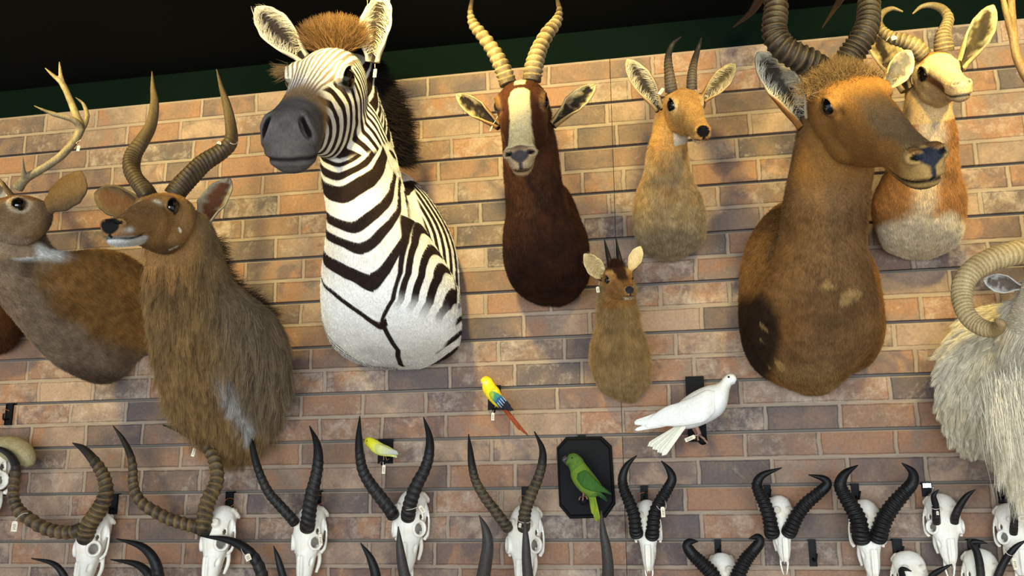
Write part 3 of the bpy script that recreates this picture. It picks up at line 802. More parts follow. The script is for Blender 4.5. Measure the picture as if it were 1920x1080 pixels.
# ------------------------------------------------------------------ blesbok
def blesbok():
    H = Head((-.444, -.534, 2.692), (8.1, -37.8, -4.4), .432, eye=(.150, .343, .045), nos=(.06, .955, -.075), chin=(0, .93, -.225), mc=(.06, .93, -.16), horn=(.08, .19, .15), er=.035, wide=.86, deep=.8, mz=.93)
    neck = [(945, 200, 1030, 200, -.44, .07), (942, 233, 1033, 233, -.43, .09), (946, 280, 1043, 278, -.41, .10), (948, 333, 1049, 333, -.38, .11), (951, 361, 1057, 361, -.35, .12), (954, 411, 1068, 411, -.30, .14), (950, 444, 1088, 444, -.26, .17), (949, 489, 1100, 489, -.2, .18), (956, 522, 1097, 522, -.16, .15), (968, 544, 1086, 544, -.12, .11), (988, 560, 1072, 560, -.08, .07), (1010, 570, 1052, 571, -.04, .03)]
    sho = [(1040, 350, 1060, 352, -.03, .03), (1010, 378, 1074, 378, -.06, .06), (985, 411, 1086, 411, -.09, .09), (960, 444, 1099, 444, -.11, .11), (949, 489, 1103, 489, -.12, .12), (957, 522, 1101, 522, -.1, .1), (975, 544, 1086, 544, -.07, .07), (995, 560, 1071, 560, -.04, .04)]
    zb = P(1000, 560, -.1)[2]
    def col(W, N, h):
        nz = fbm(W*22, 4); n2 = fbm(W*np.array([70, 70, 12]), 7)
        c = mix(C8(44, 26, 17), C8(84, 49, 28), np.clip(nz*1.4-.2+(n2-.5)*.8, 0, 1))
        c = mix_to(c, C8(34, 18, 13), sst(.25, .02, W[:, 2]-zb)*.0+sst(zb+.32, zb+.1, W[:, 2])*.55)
        hx, hy, hz = h.T; a = np.abs(hx); hm = (hy > -.05)*(a < .35)*(hy < 1.15)*(hz > -.42)
        nl = (fbm(h*16, 3)-.5)*.02
        fc = mix(C8(88, 46, 24), C8(60, 32, 20), fbm(h*10, 6)); c = mix_to(c, fc, hm*sst(.1, .25, hy)*(1-sst(.1, .22, -hz))*.8)
        c = mix_to(c, C8(128, 92, 52), hm*sst(.02, .06, a-.09)*sst(.24, .3, hy)*(1-sst(.5, .6, hy))*.45)
        wb = np.interp(hy, [.30, .36, .42, .6, .78, .9, .95], [.0, .055, .062, .060, .070, .082, .085])
        bl = (1-sst(-.007, .007, a-wb+nl))*sst(.325, .34, hy+nl)*(1-sst(.93, .95, hy))*sst(-.12, -.09, hz)
        b2 = (1-sst(-.006, .006, a-.035+nl))*sst(.12, .14, hy+nl)*(1-sst(.27, .285, hy+nl*1.5))*sst(.0, .03, hz)
        cream = mix(C8(232, 214, 164), C8(214, 190, 134), fbm(h*12, 9)); k = np.maximum(bl, b2)*hm
        c = c*(1-k[:, None])+cream*k[:, None]
        dd, _, _ = eye_d(H, h); c = mix_to(c, C8(150, 112, 70), np.exp(-((dd-1.75)/.3)**2)*hm*.55)
        mzz = sst(.84, .89, hy+nl)*sst(-.03, -.06, hz+.0*a)*hm; c = mix_to(c, C8(176, 150, 112), np.clip(mzz, 0, 1)*(1-k)*.9)
        c = mix_to(c, C8(150, 112, 70), sst(.8, .9, hy)*(hz < -.15)*hm*.6)
        return face_cols(H, h, c, rim=(30, 16, 10), nose=(62, 56, 56), mouth=(22, 14, 12))
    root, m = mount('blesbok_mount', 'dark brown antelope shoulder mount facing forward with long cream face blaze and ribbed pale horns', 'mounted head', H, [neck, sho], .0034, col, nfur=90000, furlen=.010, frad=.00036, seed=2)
    hk = dict(rings=15, amp=.22, r0=.02, r1=.88, c1=(74, 60, 42), c2=(172, 150, 106), tipc=(56, 46, 38), k=30)
    horn(root, [(953, 158, -.60), (947, 140, -.605), (937, 117, -.60), (923, 92, -.58), (904, 66, -.55), (888, 46, -.52), (882, 24, -.50), (885, 0, -.48), (888, -14, -.47)], [33, 31, 29, 26, 23, 19, 11, 7, 2], seed=1, **hk)
    horn(root, [(997, 152, -.58), (1000, 132, -.585), (1005, 110, -.58), (1013, 88, -.56), (1027, 62, -.53), (1042, 43, -.50), (1049, 22, -.48), (1045, 0, -.46), (1042, -16, -.45)], [35, 34, 31, 28, 25, 21, 12, 7, 2], seed=3, **hk)
    ear(root, (938, 238, -.46), (858, 179, -.42), .046, (.05, -1, -.25), (30, 22, 20), (120, 84, 52), (176, 160, 120), seed=4, cup=.62, stalk=.3)
    ear(root, (1036, 236, -.44), (1116, 161, -.40), .050, (-.05, -1, -.25), (26, 22, 20), (150, 120, 80), (188, 170, 128), seed=5, cup=.6, stalk=.34)

# ------------------------------------------------------------------ reedbuck
def reedbuck():
    H = Head((-.036, -.376, 2.726), (16.5, -38, -4.7), .288, eye=(.162, .363, .010), nos=(.036, .965, -.065), chin=(0, .9, -.215), mc=(.085, .77, -.172), horn=(.095, .186, .115), rh=.058, er=.050, wide=.97, deep=.92, mz=.92)
    neck = [(1234, 215, 1300, 215, -.33, .05), (1226, 245, 1290, 250, -.33, .055), (1220, 268, 1286, 270, -.32, .06), (1216, 293, 1287, 293, -.30, .075), (1212, 325, 1291, 325, -.27, .09), (1205, 348, 1300, 348, -.23, .11), (1197, 368, 1310, 368, -.19, .12), (1191, 395, 1318, 395, -.16, .12), (1190, 420, 1320, 420, -.14, .12), (1193, 443, 1317, 443, -.12, .11), (1203, 462, 1303, 462, -.09, .08), (1221, 476, 1284, 476, -.06, .05), (1238, 485, 1266, 486, -.03, .025)]
    zt = P(1250, 250, -.3)[2]; zb = P(1250, 480, -.05)[2]
    def col(W, N, h):
        nz = fbm(W*24, 4); n2 = fbm(W*np.array([90, 90, 14]), 7); g = np.clip((zt-W[:, 2])/(zt-zb), 0, 1)
        c = mix(C8(166, 124, 70), C8(196, 158, 100), np.clip(nz+(n2-.5), 0, 1))
        lowc = mix(C8(140, 118, 84), C8(178, 156, 120), np.clip(nz+(n2-.5), 0, 1)); w = sst(.2, .75, g+(nz-.5)*.5)
        c = c*(1-w[:, None])+lowc*w[:, None]
        hx, hy, hz = h.T; a = np.abs(hx); hm = (hy > -.02)*(a < .35)*(hy < 1.15)*(hz > -.46)
        fc = mix(C8(188, 136, 70), C8(206, 160, 92), fbm(h*9, 3)); c = mix_to(c, fc, hm*sst(.02, .14, hy))
        c = mix_to(c, C8(232, 206, 150), hm*np.exp(-(((hy-.38)/.12)**2+((hz+.0)/.06)**2))*(a > .1)*.65)
        c = mix_to(c, C8(226, 208, 176), hm*sst(.06, .12, -hz-.10)*sst(.72, .86, hy)*.9)
        thr = (hy > .02)*(hy < .6)*(hz < -.2)*(hz > -.42)*(a < .09); c = mix_to(c, C8(224, 214, 196), thr*sst(-.27, -.33, hz)*.8)
        return face_cols(H, h, c, rim=(26, 18, 14), nose=(14, 13, 14), mouth=(20, 14, 12))
    def post(A, Q, E):
        return A
    root, m = mount('reedbuck_mount', 'tan antelope mount with short dark horns and shiny black nose, above the smallest mount', 'mounted head', H, [neck], .0028, col, nfur=80000, furlen=.013, frad=.00034, seed=3)
    hk = dict(rings=11, amp=.10, r0=.03, r1=.6, c1=(66, 56, 44), c2=(112, 96, 74), tipc=(52, 46, 40), k=24)
    horn(root, [(1259, 172, -.43), (1257, 157, -.44), (1255, 140, -.44), (1253, 120, -.43), (1254, 101, -.42), (1261, 83, -.42), (1277, 69, -.44)], [24, 22, 19, 16, 12, 8, 2], seed=2, **hk)
    horn(root, [(1297, 168, -.42), (1297, 150, -.43), (1298, 136, -.43), (1301, 119, -.42), (1306, 101, -.41), (1311, 85, -.41), (1315, 71, -.43)], [21, 19, 17, 14, 11, 7, 2], seed=5, **hk)
    ear(root, (1238, 208, -.34), (1176, 114, -.33), .058, (.1, -1, -.1), (46, 40, 34), (150, 120, 84), (176, 160, 132), seed=6, hairc=(190, 178, 156))
    ear(root, (1314, 190, -.34), (1377, 121, -.32), .05, (.35, -1, -.25), (92, 78, 50), (176, 124, 62), (214, 192, 140), seed=7, hairc=(214, 194, 146))

# ------------------------------------------------------------------ tiny duiker
def duiker():
    H = Head((-.24, -.267, 2.258), (18, -24.6, -9), .196, eye=(.188, .371, -.018), nos=(.036, .955, -.05), chin=(0, .9, -.215), mc=(.085, .765, -.16), horn=(.07, .193, .125), rh=.060, er=.050, wide=1.03, mz=.95)
    neck = [(1130, 535, 1186, 530, -.23, .035), (1127, 560, 1187, 560, -.225, .045), (1124, 582, 1190, 580, -.21, .05), (1124, 605, 1193, 605, -.19, .055), (1119, 625, 1199, 624, -.16, .065), (1113, 645, 1206, 644, -.14, .075), (1110, 670, 1212, 670, -.12, .08), (1113, 690, 1212, 689, -.1, .08), (1121, 712, 1211, 712, -.08, .07), (1131, 728, 1200, 728, -.06, .05), (1148, 738, 1190, 738, -.04, .035), (1165, 744, 1186, 745, -.02, .02)]
    zt = P(1150, 560, -.2)[2]; zb = P(1150, 740, -.05)[2]
    def col(W, N, h):
        nz = fbm(W*30, 4); n2 = fbm(W*np.array([110, 110, 18]), 7); g = np.clip((zt-W[:, 2])/(zt-zb), 0, 1)
        c = mix(C8(130, 102, 62), C8(178, 146, 98), np.clip(nz+(n2-.5), 0, 1)); c = mix_to(c, C8(164, 136, 92), sst(.55, .9, g)*.5)
        hx, hy, hz = h.T; a = np.abs(hx); hm = (hy > -.02)*(a < .35)*(hy < 1.15)*(hz > -.46)
        c = mix_to(c, mix(C8(150, 104, 54), C8(172, 126, 72), fbm(h*9, 3)), hm*sst(.02, .14, hy))
        nl = (fbm(h*9, 4)-.5)*.05
        c = mix_to(c, C8(52, 27, 16), hm*(1-sst(.0, .03, a-np.interp(hy, [0, .25, .45, .7, .93], [.16, .13, .055, .04, .05])+nl))*sst(-.04, .02, hz)*.92)
        c = mix_to(c, C8(216, 170, 104), hm*np.exp(-(((hy-.33)/.10)**2+((hz-.055)/.03)**2))*(a > .08)*.8)
        c = mix_to(c, C8(204, 192, 166), hm*sst(.09, .14, -hz-.05)*sst(.74, .88, hy)*.8)
        return face_cols(H, h, c, rim=(22, 15, 12), nose=(40, 38, 42), mouth=(22, 16, 14))
    root, m = mount('duiker_mount', 'smallest mount on the wall, little brown antelope with two thin spike horns and tagged ear', 'mounted head', H, [neck], .0021, col, nfur=80000, furlen=.022, frad=.0003, seed=4, furw=lambda c, h: 1+1.5*sst(zb+.12, zb, c[:, 2]))
    hk = dict(rings=5, amp=.05, r0=.03, r1=.35, c1=(24, 21, 20), c2=(44, 38, 34), k=18)
    horn(root, [(1146, 499, -.30), (1142, 486, -.30), (1138, 470, -.295), (1133, 448, -.29)], [13, 10, 7, 1.5], seed=2, **hk)
    horn(root, [(1163, 497, -.30), (1161, 482, -.30), (1158, 466, -.295), (1155, 446, -.29)], [12, 9, 6, 1.5], seed=5, **hk)
    ear(root, (1127, 520, -.265), (1093, 475, -.35), .050, (.15, -1, -.05), (206, 178, 128), (70, 50, 34), (226, 202, 150), seed=8, hairc=(220, 200, 150))
    ear(root, (1180, 512, -.245), (1201, 462, -.25), .038, (.1, -1, -.05), (206, 184, 136), (60, 42, 30), (226, 202, 150), seed=9)
    n = 1500; rng = np.random.default_rng(2); lo = np.stack([rng.normal(0, .04, n), .17+rng.normal(0, .06, n), np.full(n, .10)], 1)
    hair('crown_tuft', root, H.W(lo), np.tile(H.R@np.array([0, -.3, 1.]), (n, 1)), .02, np.tile(C8(54, 28, 17), (n, 1)), rad=.0004, seg=3, spread=.3, seed=3)

# ------------------------------------------------------------------ red hartebeest
def hartebeest():
    H = Head((.349, -.544, 2.625), (17, -36, -17), .52, eye=(.142, .302, .03), nos=(.052, .972, -.05), chin=(0, .86, -.225), mc=(.08, .755, -.168), horn=(.095, .05, .125), er=.034, wide=.92, deep=.86, mz=.98)
    neck = [(1520, 190, 1640, 200, -.48, .07), (1500, 230, 1645, 250, -.47, .09), (1492, 270, 1642, 290, -.46, .11), (1482, 320, 1636, 330, -.44, .13), (1474, 355, 1630, 358, -.42, .14), (1470, 390, 1627, 390, -.39, .15), (1466, 428, 1622, 428, -.35, .17), (1458, 467, 1620, 467, -.31, .19), (1440, 510, 1628, 510, -.27, .21), (1420, 550, 1638, 550, -.24, .22), (1405, 590, 1645, 590, -.21, .21), (1400, 625, 1645, 625, -.18, .18), (1415, 660, 1630, 660, -.15, .15), (1445, 695, 1600, 695, -.12, .12), (1480, 722, 1572, 720, -.08, .08), (1505, 738, 1550, 738, -.04, .04)]
    sho = [(1462, 384, 1500, 378, -.03, .03), (1440, 402, 1540, 400, -.06, .06), (1417, 430, 1590, 430, -.09, .09), (1399, 467, 1620, 467, -.11, .11), (1390, 505, 1640, 503, -.12, .12), (1387, 544, 1649, 540, -.13, .13), (1386, 583, 1655, 583, -.13, .13), (1389, 622, 1657, 622, -.12, .12), (1398, 661, 1649, 655, -.1, .1), (1418, 694, 1630, 684, -.07, .07), (1450, 716, 1598, 700, -.05, .05), (1488, 732, 1566, 728, -.03, .03)]
    zt = P(1550, 350, -.4)[2]; zb = P(1550, 740, -.05)[2]; pd = P(1398, 650, -.1)
    def col(W, N, h):
        nz = fbm(W*16, 4); n2 = fbm(W*np.array([60, 60, 12]), 7); g = np.clip((zt-W[:, 2])/(zt-zb), 0, 1)
        xa = P(1545, 500, -.3)[0]
        t = np.clip(nz*1.3-.15+(n2-.5)*.7, 0, 1)
        c = mix(C8(106, 72, 38), C8(146, 104, 56), t)
        front = np.exp(-((W[:, 0]-xa)/.13)**2)*(W[:, 1] < -.2); c = mix_to(c, mix(C8(104, 78, 50), C8(136, 104, 68), t), front*.75)
        c = mix_to(c, C8(150, 94, 40), sst(.3, .8, g)*(1-front)*sst(.45, .6, fbm(W*5, 31))*.6)
        c = mix_to(c, C8(146, 118, 74), sst(.82, .98, g+(nz-.5)*.2)*.6)
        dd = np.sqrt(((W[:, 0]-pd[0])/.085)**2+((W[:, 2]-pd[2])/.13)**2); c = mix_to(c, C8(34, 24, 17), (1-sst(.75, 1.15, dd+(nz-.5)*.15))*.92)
        sc = sst(.70, .74, fbm(W*np.array([20, 20, 8]), 41)); c = mix_to(c, C8(196, 160, 100), sc*.5*(g > .4))
        hx, hy, hz = h.T; a = np.abs(hx); hm = (hy > -.02)*(a < .35)*(hy < 1.15)*sst(-.44, -.30, hz)
        nl = (fbm(h*10, 4)-.5)
        f1 = mix(C8(150, 104, 50), C8(122, 84, 42), fbm(h*7, 3)); c = mix_to(c, f1, hm*sst(.0, .12, hy)*.9)
        c = mix_to(c, C8(198, 140, 66), hm*sst(.02, .06, hz)*(1-sst(.3, .5, hy))*.8)
        dk = hm*(1-sst(.01, .05, a-.035+nl*.07))*sst(.30, .55, hy+nl*.2)*sst(-.07, -.03, hz)*(1-sst(.90, .95, hy)); c = mix_to(c, mix(C8(84, 68, 50), C8(120, 98, 68), fbm(h*26, 6)), dk*.85)
        c = mix_to(c, C8(176, 142, 84), hm*sst(.84, .93, hy)*(hz < -.03)*.85)
        c = mix_to(c, C8(70, 58, 42), hm*(hz < -.175)*sst(.76, .82, hy)*sst(.0, .03, -hz-.175)*.9)
        return face_cols(H, h, c, rim=(40, 24, 12), nose=(44, 46, 54), mouth=(24, 20, 18), rimw=1.35)
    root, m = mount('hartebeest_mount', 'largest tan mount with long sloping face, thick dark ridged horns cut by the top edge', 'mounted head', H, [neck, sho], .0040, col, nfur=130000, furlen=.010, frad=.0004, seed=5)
    hk = dict(rings=19, amp=.17, r0=.03, r1=.5, c1=(15, 12, 10), c2=(78, 66, 50), tipc=(60, 44, 32), k=36, sharp=2.6)
    horn(root, [(1552, 140, -.56), (1524, 122, -.58), (1497, 107, -.60), (1469, 90, -.61), (1454, 68, -.61), (1452, 45, -.61), (1455, 20, -.60), (1453, -15, -.58), (1450, -55, -.52), (1446, -62, -.44), (1436, -30, -.34), (1412, 18, -.24), (1374, 52, -.16)], [52, 52, 50, 48, 46, 44, 43, 41, 36, 31, 24, 14, 2], seed=2, **hk)
    horn(root, [(1570, 135, -.54), (1587, 116, -.56), (1603, 93, -.57), (1617, 70, -.58), (1627, 45, -.58), (1629, 20, -.57), (1630, -15, -.55), (1630, -52, -.50), (1622, -62, -.42), (1600, -38, -.33), (1572, 5, -.22), (1541, 53, -.14)], [50, 50, 48, 46, 43, 41, 38, 34, 29, 21, 12, 2], seed=5, **hk)
    ear(root, (1508, 240, -.50), (1421, 102, -.48), .088, (.15, -1, -.05), (60, 54, 46), (150, 100, 48), (222, 208, 176), seed=10, hairc=(206, 196, 172), cup=.58)
    ear(root, (1652, 168, -.54), (1706, 96, -.54), .062, (.5, -1, -.2), (110, 104, 92), (206, 160, 86), (230, 210, 156), seed=11, cup=.5)
    n = 5200; rng = np.random.default_rng(4); lo = np.stack([rng.normal(0, .075, n), .08+rng.normal(0, .07, n), np.full(n, .10)], 1)
    lo[:, 2] = .115-.9*np.maximum(np.abs(lo[:, 0])-.05, 0)*.5
    hair('crown_tuft', root, H.W(lo), np.tile(H.R@np.array([0, .5, .5]), (n, 1)), .034, mix(C8(120, 92, 54), C8(176, 140, 84), rng.random(n)), rad=.0006, seg=5, spread=.5, curl=.35, seed=3)

# ------------------------------------------------------------------ springbok
def springbok():
    H = Head((.619, -.396, 2.738), (2, -30, -4.9), .30, eye=(.163, .368, -.016), nos=(.044, .955, -.062), chin=(0, .89, -.225), mc=(.085, .76, -.152), horn=(.108, .198, .135), er=.046, wide=1.0, deep=.97, mz=.98)
    neck = [(1703, 165, 1790, 170, -.34, .06), (1697, 200, 1782, 205, -.34, .07), (1690, 232, 1786, 232, -.33, .08), (1682, 262, 1792, 262, -.31, .085), (1672, 300, 1793, 300, -.27, .10), (1655, 335, 1797, 340, -.22, .12), (1640, 365, 1806, 364, -.18, .13), (1636, 390, 1808, 389, -.16, .13), (1641, 415, 1806, 415, -.14, .12), (1650, 440, 1800, 445, -.11, .1), (1660, 462, 1786, 464, -.08, .075), (1690, 477, 1765, 474, -.05, .05), (1710, 483, 1745, 483, -.025, .02)]
    zl = P(1720, 388, -.3)[2]
    def col(W, N, h):
        nz = fbm(W*24, 4); n2 = fbm(W*np.array([90, 90, 14]), 7); x, y, z = W.T
        br = mix(C8(150, 100, 54), C8(184, 132, 76), np.clip(nz+(n2-.5), 0, 1)); wh = mix(C8(226, 210, 180), C8(206, 186, 150), nz)
        xc = np.interp(z, [P(0, 480, -.2)[2], P(0, 200, -.3)[2]], [P(1725, 420, -.3)[0], P(1752, 240, -.4)[0]])
        k = 1-sst(-.012, .012, z-zl+.05*np.abs(x-xc)+(nz-.5)*.02)
        k = np.maximum(k, (1-sst(.012, .05, np.abs(x-xc-.025)+(nz-.5)*.02))*(y < -.2)*.75)
        c = br*(1-k[:, None])+wh*k[:, None]
        hx, hy, hz = h.T; a = np.abs(hx); hm = (hy > -.04)*(a < .35)*(hy < 1.15)*(hz > -.46)
        nl = (fbm(h*10, 4)-.5)*.03
        cream = mix(C8(234, 214, 158), C8(222, 196, 140), fbm(h*7, 3)); c = mix_to(c, mix(C8(222, 190, 132), C8(208, 172, 112), fbm(h*7, 3)), hm*.85)
        c = c*(1-(hm*sst(-.10, -.05, hz))[:, None])+cream*(hm*sst(-.10, -.05, hz))[:, None]
        c = mix_to(c, C8(206, 140, 66), hm*(1-sst(.29, .32, hy+nl*2))*sst(.04, .07, hz))
        ze = np.interp(hy, [.36, .5, .7, .8], [-.03, -.055, -.10, -.13]); st = np.exp(-((hz-ze)/.042)**2)*sst(.36, .42, hy)*(1-sst(.76, .82, hy))*(a > .055)
        c = mix_to(c, C8(84, 44, 18), np.clip(st*1.3, 0, 1)*hm*.95)
        return face_cols(H, h, c, rim=(22, 16, 12), nose=(196, 174, 136), mouth=(34, 28, 30), rimw=1.7)
    root, m = mount('springbok_mount', 'pale cream faced antelope mount with lyre horns and white chest, behind the large tan mount', 'mounted head', H, [neck], .0030, col, nfur=80000, furlen=.009, frad=.00034, seed=6)
    hk = dict(rings=13, amp=.13, r0=.02, r1=.62, c1=(86, 72, 48), c2=(158, 138, 96), tipc=(112, 98, 70), k=28)
    horn(root, [(1732, 106, -.47), (1716, 88, -.48), (1696, 77, -.48), (1673, 71, -.47), (1655, 59, -.46), (1647, 41, -.45), (1655, 24, -.44), (1673, 16, -.43), (1693, 22, -.43)], [32, 31, 27, 23, 19, 15, 12, 8, 3], seed=2, **hk)
    horn(root, [(1770, 96, -.46), (1769, 80, -.47), (1769, 66, -.47), (1774, 50, -.46), (1778, 34, -.45), (1767, 17, -.44), (1747, 10, -.43), (1727, 13, -.43), (1711, 26, -.43)], [36, 34, 28, 22, 19, 16, 12, 8, 3], seed=5, **hk)
    ear(root, (1797, 130, -.38), (1860, 13, -.36), .06, (.1, -1, -.15), (70, 60, 40), (206, 172, 106), (222, 202, 148), seed=12, cup=.6)
    ear(root, (1698, 172, -.36), (1628, 62, -.34), .078, (.2, -1, -.1), (40, 32, 26), (200, 170, 120), (214, 190, 140), seed=13, cup=.55)
# ------------------------------------------------------------------ nyala
def nyala():
    H = Head((-1.429, -.572, 2.438), (6, -20, -1), .386, eye=(.130, .335, .022), nos=(.05, .965, -.06), chin=(0, .87, -.22), mc=(.115, .72, -.155), horn=(.115, .24, .115), rh=.055, er=.042, wide=1.02, deep=.92, mz=.95)
    neck = [(285, 425, 380, 400, -.54, .07), (286, 455, 392, 425, -.52, .10), (288, 482, 400, 452, -.50, .12), (294, 515, 408, 490, -.47, .13), (299, 555, 424, 522, -.42, .15), (306, 595, 458, 552, -.36, .18), (314, 640, 500, 586, -.30, .20), (325, 688, 520, 625, -.25, .21), (336, 730, 527, 672, -.21, .20), (352, 768, 528, 715, -.16, .16), (378, 800, 522, 758, -.11, .11), (405, 822, 505, 795, -.06, .06), (425, 830, 485, 815, -.025, .02)]
    zt = P(340, 480, -.5)[2]; zb = P(430, 830, -.05)[2]
    def col(W, N, h):
        nz = fbm(W*18, 4); n2 = fbm(W*np.array([80, 80, 10]), 7); g = np.clip((zt-W[:, 2])/(zt-zb), 0, 1); t = np.clip(nz+(n2-.5)*1.2, 0, 1)
        c = mix(C8(96, 74, 48), C8(156, 124, 78), t)
        c = mix_to(c, C8(112, 98, 80), sst(.06, -.04, W[:, 1]+.1)*.0+sst(P(505, 700, -.1)[0]-.05, P(520, 700, -.1)[0]+.03, W[:, 0])*.8)
        c = mix_to(c, C8(178, 178, 176), np.exp(-((W[:, 0]-P(422, 720, -.35)[0])/.018)**2)*sst(P(420, 660, -.35)[2], P(420, 715, -.35)[2], W[:, 2])*.8*(W[:, 1] < -.15))
        hx, hy, hz = h.T; a = np.abs(hx); hm = (hy > -.02)*(a < .35)*(hy < 1.15)*(hz > -.46); nl = (fbm(h*10, 4)-.5)
        f1 = mix(C8(128, 94, 54), C8(160, 120, 72), fbm(h*8, 3)); c = mix_to(c, f1, hm*sst(.02, .14, hy)*.95)
        c = mix_to(c, C8(176, 128, 66), hm*(1-sst(.26, .34, hy))*sst(.03, .07, hz)*.8)
        c = mix_to(c, C8(104, 78, 50), hm*np.exp(-(((hy-.62)/.18)**2+((hz-.0)/.05)**2))*.6)
        cv = np.exp(-(((hy-.45)/.030)**2+((a-.07)/.022)**2))*(hz > 0); c = mix_to(c, C8(232, 220, 192), hm*np.clip(cv*1.6, 0, 1))
        for (yy, zz) in ((.30, -.155), (.30, -.28)):
            c = mix_to(c, C8(236, 226, 204), hm*(1-sst(.012, .02, np.sqrt((hy-yy)**2+((hz-zz)*.8)**2)))*(a > .05))
        chn = hm*sst(.0, .02, (-.135-.03*(1-hy)*2-hz))*sst(.60, .68, hy); c = mix_to(c, C8(214, 214, 208), chn*.95)
        c = mix_to(c, C8(220, 214, 200), hm*np.exp(-(((hy-.9)/.05)**2+((hz+.11)/.018)**2))*.9)
        c = mix_to(c, C8(70, 52, 36), hm*sst(.2, .28, -hz)*(hy < .6)*(hy > .2)*.5)
        return face_cols(H, h, c, rim=(22, 15, 12), nose=(22, 20, 20), mouth=(20, 16, 14))
    root, (A, Q, N) = mount('nyala_mount', 'shaggy brown antelope mount with spiral horns, turned left between deer mount and zebra mount', 'mounted head', H, [neck], .0034, col, nfur=70000, furlen=.014, frad=.00036, seed=7)
    # long throat and chest mane
    cen = A[Q].mean(1); hh = H.loc(cen); g = np.clip((zt-cen[:, 2])/(zt-zb), 0, 1)
    w = sst(-.02, .12, g)*(cen[:, 1] < -.01); Nf = N[Q[:, 0]]; w = w*(.25+np.clip(-Nf[:, 1]*1.0+.1-Nf[:, 2]*.8, 0, 1))*((hh[:, 1] < .1) | (hh[:, 2] < -.4))
    lft = sst(P(500, 600, -.2)[0], P(440, 600, -.3)[0], cen[:, 0]); w = w*(.25+.75*lft)
    pts, fi = scatter(A, Q, 36000, w, 3); n_ = N[Q[fi, 0]]
    Fl = np.tile(np.array([.04, .12, -1.]), (len(pts), 1)); Fl = Fl-n_*(Fl*n_).sum(1)[:, None]*.9; Fl /= np.linalg.norm(Fl, axis=1)[:, None]; d = Fl+n_*.32; d /= np.linalg.norm(d, axis=1)[:, None]
    gg = np.clip((zt-pts[:, 2])/(zt-zb), 0, 1); cc = col(pts, n_, H.loc(pts)); lk = fbm(pts*np.array([70, 70, 7]), 12); cc = cc*(.55+1.35*lk)[:, None]
    hair('throat_mane', root, pts, d, .05+.06*gg, cc, rad=.00045, seg=6, curl=.09, grav=.10, spread=.13, clump=22, seed=5)
    n = 1300; t = np.random.default_rng(3).random(n); rng = np.random.default_rng(4)
    line = crom([P(396, 450, -.40), P(404, 490, -.38), P(414, 520, -.36), P(440, 548, -.3), P(476, 568, -.22), P(505, 600, -.15)], 300)
    pr = line[(t*299).astype(int)]+rng.normal(0, .006, (n, 3)); dd = np.tile(np.array([.72, .2, .35]), (n, 1))+np.stack([0*t, 0*t, -.9*t*0-.35*np.sin(np.floor(t*22)*2)], 1)*.5
    hair('back_mane', root, pr, dd/np.linalg.norm(dd, axis=1)[:, None], .05, np.tile(C8(62, 46, 32), (n, 1)), rad=.0006, seg=5, grav=.12, curl=.1, spread=.22, seed=6)
    hk = dict(rings=0, c1=(58, 44, 30), c2=(118, 94, 62), k=30)
    kk = dict(rings=22, amp=.07, r0=.02, r1=.55, c1=(40, 32, 24), c2=(84, 68, 48), k=32, knob=.10, flat=.85, sharp=1.2, swirl=1.)
    horn(root, [(280, 372, -.62), (271, 357, -.62), (257, 338, -.61), (246, 315, -.59), (250, 292, -.57), (267, 264, -.55), (283, 233, -.53), (290, 194, -.51), (287, 163, -.50), (285, 134, -.50)], [40, 38, 34, 34, 32, 27, 22, 17, 10, 2], seed=2, tipc=(104, 86, 58), **kk)
    horn(root, [(326, 368, -.58), (338, 350, -.58), (358, 328, -.57), (381, 307, -.55), (411, 287, -.53), (432, 266, -.52), (432, 233, -.51), (425, 195, -.50), (414, 160, -.49), (406, 130, -.49)], [42, 42, 40, 37, 34, 29, 24, 18, 10, 2], seed=5, tipc=(104, 86, 58), **kk)
    ear(root, H.W(np.array([.17, .05, -.03])), (181, 364, -.58), .082, (-.15, -1, -.1), (88, 60, 38), (84, 68, 48), (96, 80, 56), seed=14, cup=.5, stalk=.2)
    ear(root, (377, 436, -.50), (433, 337, -.46), .096, (-.15, -1, -.05), (96, 58, 36), (112, 110, 102), (150, 140, 116), seed=15, cup=.38, stalk=.34)

# ------------------------------------------------------------------ antlers
def antler(root, branches, name='antler', c1=(84, 74, 56), c2=(146, 130, 98)):
    parts = []
    for pts, wid in branches:
        C = np.array([P(*p) for p in pts]); r = rad_px(pts, wid); D = crom(np.hstack([C, r[:, None]]), 50)
        parts.append(tube(D[:, :3], np.maximum(D[:, 3], .0012), 14))
    A, Q, E = rmesh(parts, .0019, 5); N = normals(A, Q)
    nz = fbm(A*np.array([120, 120, 30]), 2); A = A+N*((nz-.5)*.0016)[:, None]
    col = mix(C8(*c1), C8(*c2), np.clip(fbm(A*25, 5)*1.3-.1+(nz-.5)*.5, 0, 1))
    return link(name, mesh_from(name, A, Q, [M['horn']], col=col), root)

